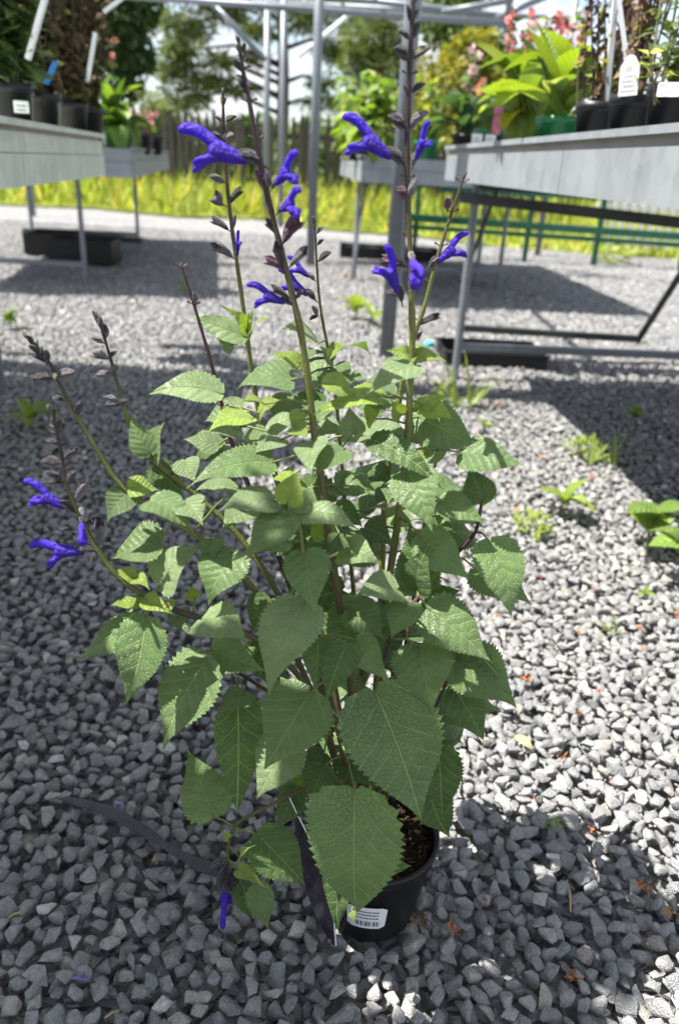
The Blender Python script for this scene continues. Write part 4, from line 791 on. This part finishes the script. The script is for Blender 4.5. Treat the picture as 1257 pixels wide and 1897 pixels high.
def tag_label(T, c, w, h, tilt=0.0, face=(-.35, -1, 0), text=None, pointed=False):
    f = nrm(face); s = nrm(np.cross((0, 0, 1.0), f)); u = np.array([0, 0, 1.0]) * math.cos(tilt) + s * math.sin(tilt); s = np.cross(f, u) * -1
    c = np.array(c, float); pts = [(-.5, 0), (.5, 0), (.5, .72), (.22, .96), (0, 1), (-.22, .96), (-.5, .72)] if pointed else [(-.5, 0), (.5, 0), (.5, .95), (.45, 1), (-.45, 1), (-.5, .95)]
    q = MB(); V = [c + s * x * w + u * y * h for x, y in pts]; k = len(V); q.add(V + [v + f * -.0012 for v in V], [tuple(range(k)), tuple(range(k, 2 * k))[::-1]] + [(i, i + k, (i + 1) % k + k, (i + 1) % k) for i in range(k)])
    o = obj('label', q, MT['white'], T); q = MB()
    for row in (text or []):
        y, x0, x1, th = row; x = x0
        while x < x1:
            ww = pr.uniform(.04, .12); q.add([c + s * a_ * w + u * b_ * h + f * .0008 for a_, b_ in ((x, y), (min(x + ww, x1), y), (min(x + ww, x1), y + th), (x, y + th))], [(0, 1, 2, 3)]); x += ww + .035
    if text: obj('writing', q, MT['ink'], o)
    return o
def text_mesh(s, size):
    cu = bpy.data.curves.new('t', 'FONT'); cu.body = s; cu.size = size; cu.align_x = 'CENTER'; o = bpy.data.objects.new('t', cu); COL.objects.link(o)
    me = bpy.data.meshes.new_from_object(o.evaluated_get(bpy.context.evaluated_depsgraph_get())); bpy.data.objects.remove(o); return me

HZ = RZ - .035
# right bench, from the near end
T = thing('potted_plant', 'black pot with white rim label and fine upright green stems, tallest on the sunlit bench', 'potted plant', solve_Y(R_edge, .075, HZ + .06, 1242) - (0, 0, .06)); add_pot(T, .047, .105, 'black')
upright_plant(T, .105, .40, 13, .035, .005, ((.10, .16, .055), (.17, .23, .06)), dens=60, droop=-.1, spread=.09); upright_plant(T, .085, .10, 6, .05, .016, ((.25, .32, .05), (.42, .40, .08)), dens=5, spread=.09, lean=.3)
fc_ = nrm((-.62, -1, 0)); lab_c = np.array([fc_[0] * .0485, fc_[1] * .0485, .086]) - np.array([.002, 0, 0])
tl = tag_label(T, lab_c - (0, 0, .002) + fc_ * .0015, .036, .021, face=fc_)
for s_, z in (('PROSTA', .0125), ('M 25', .0035)):
    me = text_mesh(s_, .0078); me.materials.append(MT['ink']); o = bpy.data.objects.new('writing', me); COL.objects.link(o); o.parent = tl
    sx = nrm(np.cross((0, 0, 1.0), fc_)); o.matrix_local = Matrix(((sx[0], 0, fc_[0], 0), (sx[1], 0, fc_[1], 0), (0, 1, 0, 0), (0, 0, 0, 1))); o.location = tuple(lab_c + fc_ * .0032 + (0, 0, z - .002))
T = thing('potted_plant', 'black pot with dry brown stems and a handwritten white plant label', 'potted plant', solve_Y(R_edge, .075, HZ + .06, 1166) - (0, 0, .06)); add_pot(T, .046, .102, 'black')
upright_plant(T, .102, .36, 14, .026, .008, ((.18, .12, .07), (.12, .08, .055)), 'dryfol', dens=34, droop=.5, stemc=(.12, .08, .05)); upright_plant(T, .102, .30, 4, .04, .013, ((.16, .23, .04), (.32, .30, .05)), dens=8, spread=.08)
tag_label(T, (-.026, -.040, .098), .034, .068, tilt=-.10, pointed=True, face=(-.5, -1, .12), text=[(.10, -.4, .38, .03), (.22, -.3, .3, .035), (.34, -.38, .25, .03), (.46, -.3, .35, .028), (.60, -.2, .15, .02), (.66, -.22, .15, .02), (.72, -.18, .13, .02)])
T = thing('potted_plant', 'black pot of withered brown stems with two crossed white support canes', 'potted plant', solve_Y(R_edge, .075, HZ + .06, 1100) - (0, 0, .06)); add_pot(T, .046, .102, 'black')
upright_plant(T, .102, .38, 16, .030, .008, ((.15, .10, .065), (.10, .065, .05)), 'dryfol', dens=36, droop=.6, stemc=(.10, .06, .045)); upright_plant(T, .102, .2, 3, .05, .014, ((.30, .30, .05), (.2, .25, .05)), dens=7, spread=.08)
base = np.array(T.location); k1 = base[1]
stake(T, atY(1120, 200, k1 - .03) - base, atY(1143, -40, k1 - .05) - base, .011); stake(T, atY(1165, 150, k1 - .06) - base, atY(1140, -40, k1 - .05) - base, .010)
HC = [(.20, .30, .035), (.26, .36, .05), (.15, .24, .05), (.30, .38, .14)]
for px, ins, L_, n, lab in ((1035, .085, .18, 24, 'green pot of large ribbed pale green leaves beside the withered stems'), (968, .085, .20, 26, 'green pot of large ribbed leaves with one yellow leaf hanging over the bench edge'), (1010, .24, .22, 22, 'green pot of tall ribbed leaves standing behind the other green pots')):
    T = thing('potted_plant', lab, 'potted plant', solve_Y(R_edge, ins, HZ + .06, px) - (0, 0, .06)); add_pot(T, .060, .088, 'greenpot'); broad_plant(T, .085, n, L_, HC, up=(.25, 1.25) if ins < .2 else (.6, 1.35))
    if 'yellow' in lab:
        for ang, el, sc, c in ((-2.2, -.35, .13, (.42, .40, .02)), (-2.0, -1.0, .14, (.22, .30, .05)), (-2.6, .05, .16, (.34, .42, .03)), (-1.6, -.7, .12, (.13, .2, .04))):
            o = bpy.data.objects.new('leaf', BL[0]); COL.objects.link(o); o.parent = T; o.location = (.03 * math.cos(ang), .03 * math.sin(ang), .115); o.rotation_euler = (.2, -el, ang); o.scale = (sc, sc, sc); o.color = (*c, 1)
for px, ins, lab, kind in ((905, .09, 'low leafy pot with two white price labels at the bench edge', 'lab'), (860, .10, 'blue-green leafy pot with pale flowers near the bench corner', 'blue'), (838, .26, 'yellow-green bushy pot at the far corner of the sunlit bench', 'yel'), (935, .30, 'pot of purple leaves and pink flower spires behind the ribbed leaves', 'pink'), (1005, .46, 'pot of purple leaves and coral flower spires at the back of the bench', 'pink'), (880, .42, 'tall pot of white and yellow blossom at the back of the bench', 'cream')):
    T = thing('potted_plant', lab, 'potted plant', solve_Y(R_edge, ins, HZ + .06, px) - (0, 0, .06)); add_pot(T, .055, .085, 'greenpot' if kind in ('lab', 'pink') else 'black')
    if kind == 'lab':
        broad_plant(T, .08, 12, .13, [(.10, .18, .05), (.16, .24, .08)], up=(.1, .9))
        for x in (-.05, -.005): tag_label(T, (x, -.065, .035), .036, .034, text=[(.3, -.3, .3, .08), (.55, -.3, .2, .08)], face=(-.3, -1, .1))
        q = MB(); q.box((.012, -.060, .12), (.03, .004, .10)); obj('picture_label', q, mat('pink_print', (.55, .16, .26), .4, var=.6, vscale=60), T)
    elif kind == 'blue': broad_plant(T, .08, 16, .16, [(.055, .12, .06), (.08, .15, .07), (.12, .19, .07)], up=(.0, 1.0)); upright_plant(T, .08, .28, 4, .05, .02, ((.10, .17, .05), (.15, .2, .05)), tips=((.62, .50, .46), .035, 12, .7), dens=8)
    elif kind == 'yel': broad_plant(T, .08, 12, .16, [(.24, .33, .05), (.12, .2, .05)], up=(.1, 1.1)); upright_plant(T, .08, .36, 7, .05, .018, ((.32, .34, .06), (.16, .24, .05)), dens=20)
    elif kind == 'pink': upright_plant(T, .08, .42, 8, .07, .024, ((.07, .035, .06), (.09, .14, .05)), tips=((.62, .22, .20), .028, 26, .55), dens=12)
    else: upright_plant(T, .08, .42, 8, .06, .02, ((.13, .2, .05), (.32, .32, .07)), tips=((.70, .68, .55), .03, 12, .6), dens=14)

# left bench, visible pots
BC = ((.085, .06, .035), (.075, .085, .035))
for px, ins, kind, lab in ((22, -.085, 'green', 'black pot of dusky green leafy stems with small white label, in the shade'), (78, -.085, 'brown', 'black pot of brownish drooping foliage beside a blue plant label'), (133, -.085, 'brown', 'black pot of brownish foliage tied to a white cane'), (165, -.075, 'brown', 'small black pot at the shaded end of the weathered bench'), (60, -.30, 'green', 'tall leafy black pot in the second row of the weathered bench'), (125, -.30, 'brown', 'tall brown-stemmed black pot in the second row of the weathered bench')):
    T = thing('potted_plant', lab, 'potted plant', solve_Y(L_edge, ins, LZ + .02, px) - (0, 0, .055)); rr = .058; hh_ = .12; add_pot(T, rr, hh_, 'black')
    if kind == 'green': upright_plant(T, hh_, .46, 15, .085, .020, ((.075, .12, .045), (.12, .17, .05)), dens=38, droop=.1); upright_plant(T, hh_, .25, 6, .07, .018, ((.08, .13, .05), (.1, .16, .06)), dens=14, lean=.35)
    else: upright_plant(T, hh_, .46, 17, .06, .016, BC, 'dryfol', dens=40, droop=.4, stemc=(.08, .05, .035)); upright_plant(T, hh_, .3, 3, .05, .015, ((.16, .22, .05), (.1, .15, .04)), dens=8, lean=.3)
    b_ = np.array(T.location); y_ = b_[1]
    if px == 22: tag_label(T, (.045, -.048, .055), .034, .026, text=[(.2, -.3, .3, .1), (.55, -.3, .3, .1)], face=(.5, -1, 0)); stake(T, atY(52, 110, y_ - .03) - b_, atY(90, -25, y_ - .03) - b_, .014)
    if px == 78:
        q = MB(); q.bar(np.array([.04, -.05, hh_ + .02]), np.array([.075, -.055, hh_ + .075]), .028, .002); obj('label', q, MT['blue'], T)
    if px == 133: stake(T, atY(162, 152, y_) - b_, atY(177, 60, y_) - b_, .012); stake(T, atY(193, 22, y_) - b_, atY(230, -6, y_) - b_, .013)
# left bench beyond the frame: unseen pots added and sized to shade the aisle
OFF = [(-.05, -.1, .80), (.08, -.14, .84), (.20, -.1, .82), (.28, -.10, .84), (.35, -.15, .84), (.47, -.10, .32), (.57, -.12, .28), (.66, -.09, .27), (.78, -.11, .28), (.92, -.09, .32), (1.08, -.12, .36), (1.26, -.1, .38), (1.42, -.1, .42), (.1, -.36, .85), (.35, -.34, .80), (.58, -.36, .40), (.80, -.36, .40), (1.1, -.36, .44)]
for i, (y_, ins, ht) in enumerate(OFF):
    T = thing('potted_plant', 'unseen leafy black pot added to shade the aisle, on the near end of the weathered bench', 'potted plant', (L_edge(y_) + ins, y_, LZ - .037), 'unseen pots added for shade on the near end of the weathered bench'); add_pot(T, .058, .12, 'black')
    upright_plant(T, .12, ht - .1, 12, .10, .032, ((.075, .13, .045), (.11, .17, .05)), dens=46, droop=.2, lean=.09)
# far benches
for (px, py, Yb), lab, kind in (((215, 262, 5.0), 'green pot of glossy broad leaves with coral flowers, leaves hanging over the bench end', 'gloss'), ((262, 262, 5.6), 'low pot with pink blossom next to the coral flowered plant', 'low'), ((285, 262, 6.4), 'wispy grey-green tufted pot at the far end of the bench', 'wisp')):
    p = atY(px, py, Yb); p[2] = .826 - .035; T = thing('potted_plant', lab, 'potted plant', p); add_pot(T, .075, .13, 'greenpot' if kind == 'gloss' else 'black')
    if kind == 'gloss':
        broad_plant(T, .12, 34, .23, [(.085, .17, .03), (.13, .24, .03), (.2, .33, .05)], up=(-.4, 1.25)); upright_plant(T, .12, .46, 4, .08, .03, ((.10, .18, .04), (.14, .22, .05)), tips=((.62, .26, .21), .04, 5, .9), dens=10)
        for ang, el in ((-1.2, -1.1), (-.9, -.9)):
            o = bpy.data.objects.new('leaf', BL[0]); COL.objects.link(o); o.parent = T; o.location = (.06 * math.cos(ang), .06 * math.sin(ang), .15); o.rotation_euler = (.1, -el, ang); o.scale = (.2, .2, .2); o.color = (.05, .12, .03, 1)
    elif kind == 'low': upright_plant(T, .12, .14, 8, .05, .02, ((.12, .17, .06), (.16, .2, .07)), tips=((.60, .22, .28), .04, 7, .4), dens=12, lean=.4)
    else: upright_plant(T, .12, .30, 16, .12, .006, ((.17, .20, .10), (.22, .24, .12)), dens=20, droop=-.6, lean=.2)
for (dx, Yb), lab, kind in (((-.06, 4.98), 'bright yellow-green leafy pot spilling over the corner of the far bench', 'lime'), ((-.10, 5.5), 'leafy lime pot behind the first on the far bench', 'lime2'), ((.02, 6.4), 'bushy green pot halfway along the far bench', 'lime'), ((.30, 5.1), 'two-tone leafy pot in a bright green pot next to the grey post', 'pot'), ((.33, 5.5), 'golden feathery potted shrub behind the grey post', 'gold'), ((.62, 5.3), 'dark leafy pot with coral buds beyond the grey post', 'dark')):
    xe = lerp(R1B[0], R1A[0], (Yb - R1B[1]) / (R1A[1] - R1B[1])); T = thing('potted_plant', lab, 'potted plant', (xe + .10 + dx, Yb, .858 - .035)); add_pot(T, .065, .14, 'greenpot' if kind in ('pot', 'gold') else 'black')
    if kind in ('lime', 'lime2'): broad_plant(T, .12, 34, .20, [(.18, .30, .03), (.26, .38, .05), (.36, .42, .18)], up=(-.9, 1.2)); upright_plant(T, .12, .38, 14, .12, .045, ((.14, .24, .03), (.28, .32, .10)), dens=16, droop=.4, lean=.3)
    elif kind == 'gold': upright_plant(T, .12, .48, 14, .05, .010, ((.42, .38, .04), (.30, .34, .05)), dens=44, lean=.2)
    elif kind == 'pot': upright_plant(T, .12, .36, 10, .09, .03, ((.14, .22, .04), (.3, .33, .06)), dens=14, lean=.25)
    else: broad_plant(T, .12, 16, .17, [(.06, .13, .05), (.1, .18, .04)], up=(-.2, 1.0)); upright_plant(T, .12, .38, 5, .06, .02, ((.1, .17, .04), (.2, .24, .05)), tips=((.6, .25, .2), .04, 10, .75), dens=10)

# ================================================================== THINGS UNDER THE BENCHES AND IN THE FIELD
def tray(label, c, size, rz=0.0, group=None, name='plant_tray', m='black', cells=0):
    T = thing(name, label, 'tray' if name == 'plant_tray' else 'crate', (c[0], c[1], .004), group, rz); w, d, h = size; t = .008
    def p(nm, cc, s): b = MB(); b.box(cc, s); obj(nm, b, MT[m], T)
    p('floor', (0, 0, t / 2), (w, d, t))
    for s in (-1, 1): p('side', (0, s * (d / 2 - t / 2), h / 2 + t / 2 + .001), (w, t, h)); p('end', (s * (w / 2 - t / 2), 0, h / 2 + t / 2 + .001), (t, d - 2 * t - .002, h)); p('rim', (0, s * (d / 2 + .003), h + t * .5), (w + .02, .014, .008))
    for i in range(cells):
        for j in range(2):
            q = MB(); q.lathe([(0, .012), (d * .16, .012), (d * .2, h * .9), (d * .18, h * .9), (0, h * .5)], 12, ((i + .5) / cells * w * .9 - w * .45, (j - .5) * d * .45, 0)); obj('pot', q, MT[m], T)
tray('flat black plant tray pushed under the sunlit bench', gnd(905, 668), (.46, .30, .055), .05)
tray('long low black tray in the shade under the far bench beyond the post', gnd(720, 478), (.95, .4, .09), .02, cells=5)
tray('black open crate in the shade under the far left bench', gnd(160, 487), (.48, .30, .17), .05, name='crate')
tray('low black tray beside the crate under the far left bench', gnd(105, 470), (.4, .36, .16), .05)
q = MB(); cc = gnd(786, 640, .03) ; q.tube([np.array([0, 0, .0]), (.02, .0, .012), (.05, .005, .0)], [.012, .018, .008], 10); o = obj('scoop', q.mesh('scoop', True), MT['cyan'], None, tuple(cc)); tag(o, 'small turquoise plastic scoop lying beside the flat black tray', 'scoop')
# green metal rack and white pallet fence far right
gb = np.array([.32, 8.0, 0]); T = thing('metal_rack', 'dark green painted metal rack of long bars standing beyond the benches', 'rack', gb)
for a, b, w in (((.32, 8, .36), (3.6, 8.05, .31), .07), ((.32, 8.2, .26), (3.6, 8.25, .22), .045), ((.8, 8, .62), (3.6, 8.05, .64), .04)): put_bar(T, 'bar', a, b, w, MT['green'], gb)
for x in (.6, 1.72, 2.42, 3.3): put_bar(T, 'upright', (x, 8.06, -.01), (x, 8.06, .66), .045, MT['green'], gb)
T = thing('pallet_fence', 'low cream fence of narrow upright slats behind the green rack', 'fence', (3.1, 9.4, 0))
sl = MB(); sl.box((0, 0, .32), (.05, .02, .62)); sl = sl.mesh('slat'); sl.materials.append(MT['cream'])
for i in range(15):
    o = bpy.data.objects.new('slat', sl); COL.objects.link(o); o.parent = T; o.location = (-.25 + i * .11, 0, .01)
for z in (.14, .52): q = MB(); q.box((.5, .025, z), (1.7, .028, .06)); obj('rail', q, MT['cream'], T)

# ---- flattened hose half buried in the gravel
hp = smooth_path([gnd(x, y, z) for x, y, z in ((98, 1470, .004), (130, 1482, .012), (200, 1502, .016), (265, 1538, .015), (320, 1575, .015), (372, 1602, .013), (430, 1625, .012), (520, 1660, .006))], 5); hb = hp[0].copy(); q = MB()
V = []; k = len(hp); n = 10
for i, p in enumerate(hp):
    t = nrm(hp[min(i + 1, k - 1)] - hp[max(i - 1, 0)]); s = nrm(np.cross(t, (0, 0, 1))); u = np.cross(s, t); wv = .0075 * (1 + .10 * math.sin(i * 1.3)); a0 = .35 * math.sin(i * .4)
    for j in range(n):
        th = 2 * math.pi * j / n; V.append(p - hb + (s * math.cos(a0) + u * math.sin(a0)) * math.cos(th) * wv + u * math.sin(th) * .0032)
q.add(V, [(i * n + j, i * n + (j + 1) % n, (i + 1) * n + (j + 1) % n, (i + 1) * n + j) for i in range(k - 1) for j in range(n)] + [tuple(range(n)), tuple((k - 1) * n + j for j in range(n))])
tag(obj('garden_hose', q.mesh('garden_hose', True), MT['hose'], None, tuple(hb)), 'flattened black rubber hose lying on the gravel beside the pot', 'hose')

# ---- weeds
def weed(px, py, label, kind, size, name='weed', group=None):
    p = gnd(px, py, .004); T = thing(name, label, 'weed', p, group); wr = random.Random(int(px))
    if kind == 'grass':
        lc = LC(); n = 16; D = np.stack([RNG.normal(0, .55, n), RNG.normal(0, .4, n), np.ones(n)], 1); o = np.stack([RNG.uniform(-.3, .3, n) * size, RNG.uniform(-.2, .2, n) * size, np.zeros(n)], 1)
        q = MB()
        for i in range(n):
            d = nrm(D[i]); L_ = size * wr.uniform(.5, 1.1); sd_ = nrm(np.cross(d, (0, 0, 1))); P = [o[i] + d * L_ * u - np.array([0, 0, 1]) * L_ * .45 * u ** 2.5 * (1 - d[2] * .6) * 1.6 for u in np.linspace(0, 1, 6)]
            w = [size * .028 * (1 - u * .85) for u in np.linspace(0, 1, 6)]; V = [P[a] + sd_ * w[a] * s for a in range(6) for s in (-1, 1)]; c = np.array((.20, .27, .05)) * wr.uniform(.7, 1.25)
            q.add(V, [(2 * a, 2 * a + 1, 2 * a + 3, 2 * a + 2) for a in range(5)], tuple(c))
        obj('blades', q, MT['fol'], T)
    else:
        q = MB(); nl = dict(round=7, tuft=26, seed=6)[kind]
        if kind == 'tuft':
            lc = LC(); n = 110; d = rand_dirs(n); P = d * np.array([size * .5, size * .4, size * .22]) * RNG.random((n, 1)) ** .4 + np.array([0, 0, size * .2]); lc.put(P, d + np.array([0, 0, .5]), rand_dirs(n) + np.array([0, 0, 1.5]), RNG.uniform(.1, .2, n) * size, RNG.uniform(.04, .08, n) * size, jitter_cols(n, (.26, .33, .07), .25)); obj('foliage', lc.mesh('foliage'), MT['fol'], T)
        else:
            st_h = size * (.5 if kind == 'round' else .25); q.tube([(0, 0, -.01), (wr.uniform(-.1, .1) * size, 0, st_h * .5), (0, 0, st_h)], [size * .02, size * .018, size * .012], 6, (.13, .15, .05)); obj('stem', q, MT['stemvc'], T)
            for i in range(nl):
                a = i * 2.4 + wr.uniform(-.3, .3); el = wr.uniform(.1, 1.1); o = bpy.data.objects.new('leaf', BL[1] if kind == 'round' else BL[0]); COL.objects.link(o); o.parent = T; o.location = (0, 0, st_h * wr.uniform(.45, 1)); s = size * wr.uniform(.4, .62)
                o.rotation_euler = (wr.uniform(-.2, .2), -el, a); o.scale = (s, s * (1.35 if kind == 'round' else 1.0), s); c = np.array((.19, .30, .06) if kind == 'round' else (.24, .33, .06)) * wr.uniform(.8, 1.2); o.color = (*c, 1)
    return T
weed(850, 752, 'tuft of long grass blades at the shadow edge near the bench leg', 'grass', .30); weed(1115, 858, 'sparse grass clump growing along the edge of the bench shadow', 'grass', .19); weed(895, 800, 'small yellow-green seedling beside the long grass tuft', 'seed', .08)
weed(1076, 838, 'pale curly upright seedling where the bench shadow begins', 'tuft', .12); weed(1042, 950, 'bright toothed seedling with upright leaves on sunlit gravel', 'seed', .16); weed(985, 985, 'low feathery lime-green weed patch on sunlit gravel', 'tuft', .11)
weed(1198, 1022, 'round-leaved weed on a short stalk near the bench shadow', 'round', .20); weed(1262, 1085, 'leafy round-leaved weed at the foot of the sunlit bench', 'round', .21); weed(1192, 1108, 'single flat pale leaf sprout on sunlit gravel', 'seed', .04)
weed(1018, 1530, 'tiny grass sprout in front of the dark shadow edge', 'grass', .038); weed(655, 590, 'pale green weed seedling on gravel in front of the far bench', 'seed', .26); weed(690, 600, 'second pale green seedling on gravel in front of the far bench', 'seed', .22)
weed(1130, 1170, 'short grass sprout beside the flat leaf sprout', 'grass', .05); weed(60, 800, 'dim wiry weed growing in the bench shade', 'seed', .20); weed(20, 610, 'young dark weed at the foot of the shaded bench leg', 'round', .14); weed(340, 540, 'low grass patch in the far bench shadow', 'grass', .16)
weed(1130, 335 + 150, 'tall weed clump at the edge of the field grass', 'tuft', .5); weed(1170, 790, 'dark weed in the shade under the sunlit bench', 'round', .10); weed(400, 400, 'sparse grass tuft on the far gravel', 'grass', .35)

# ---- litter on the gravel
lt = random.Random(3)
def scrap(px, py, s, c, z=.013):
    p = gnd(px, py, z); q = MB()
    for i in range(lt.randint(6, 11)):
        d = nrm((lt.gauss(0, 1), lt.gauss(0, 1), abs(lt.gauss(0, .35)))); L_ = s * lt.uniform(.3, 1); sd_ = nrm(np.cross(d, (lt.gauss(0, .4), lt.gauss(0, .4), 1))); w = s * lt.uniform(.05, .16); o = np.array([lt.gauss(0, .2), lt.gauss(0, .2), 0]) * s; cc = np.array(c) * lt.uniform(.6, 1.35)
        V = [o, o + d * L_ * .5 + sd_ * w + (0, 0, s * .08), o + d * L_ * .5 - sd_ * w, o + d * L_ + (0, 0, -s * .05)]; q.add(V, [(0, 1, 2), (1, 3, 2)], tuple(cc))
    return tag(obj('dried_scrap', q, MT['litter'], None, tuple(p)), 'small rust-brown dried plant scrap lying on the gravel', 'plant litter', 'dried plant scraps scattered on the gravel')
RU = (.36, .13, .05)
for px, py, s in ((972, 1257, .018), (1040, 1400, .013), (1072, 1322, .010), (1110, 1280, .012), (985, 1478, .008), (1095, 1543, .013), (1190, 1643, .018), (840, 1725, .017), (898, 1668, .007), (1058, 1808, .013), (1130, 1445, .006), (928, 748, .035), (1005, 850, .030), (1095, 885, .025), (870, 958, .018), (960, 945, .03), (1000, 985, .012), (1070, 1172, .012), (1185, 1165, .013), (1255, 1140, .02), (1190, 1203, .01), (1190, 465, .2), (640, 515, .08), (290, 1592, .008), (1240, 1690, .016), (1000, 1070, .008), (1100, 1090, .01), (920, 1140, .01), (870, 1115, .008)): scrap(px, py, s, RU if lt.random() < .75 else (.42, .24, .09))
for px, py in ((775, 1700), (783, 1712), (770, 1688)): scrap(px, py, .016, (.13, .085, .05))
# single tan leaf
p = gnd(976, 1370, .016); o = bpy.data.objects.new('fallen_leaf', BL[1].copy()); COL.objects.link(o); o.data.materials.clear(); o.data.materials.append(mat('tan_leaf', (.50, .33, .16), .8, var=.4, vscale=3)); o.location = tuple(p + np.array([-.018, .006, 0])); o.scale = (.038, .030, .02); o.rotation_euler = (.1, .12, -.65); tag(o, 'curled tan fallen leaf on the sunlit gravel', 'leaf')
# dry stalks
for (a, b) in (((1054, 1648), (1056, 1690)), ((40, 1690), (16, 1700)), ((195, 1885), (220, 1872)), ((940, 1265), (905, 1300))):
    p, r = gnd(*a, .022), gnd(*b, .012); q = MB(); q.tube([np.zeros(3), (r - p) * .5 + (0, 0, .002), r - p], [.0012, .0013, .001], 5, (.40, .31, .18)); tag(obj('dry_stalk', q, MT['litter'], None, tuple(p)), 'short straw-coloured dry stalk on the gravel', 'stalk', 'dry stalks on the gravel')
# fallen violet flowers
CORF = COR.copy(); CORF.materials.clear(); CORF.materials.append(MT['lilac'])
for px, py, rz, lab in ((232, 1500, 2.2, 'fallen violet flower resting on the black hose'), (125, 1812, .2, 'fallen faded violet flower among the near shaded stones'), (18, 996, 1.0, 'fallen violet flower on shaded gravel under the flower spike')):
    o = bpy.data.objects.new('fallen_flower', CORF); COL.objects.link(o); o.location = tuple(gnd(px, py, .016 if py != 1500 else .020)); o.scale = (.022, .022, .022); o.rotation_euler = (1.3, .15, rz); tag(o, lab, 'flower')
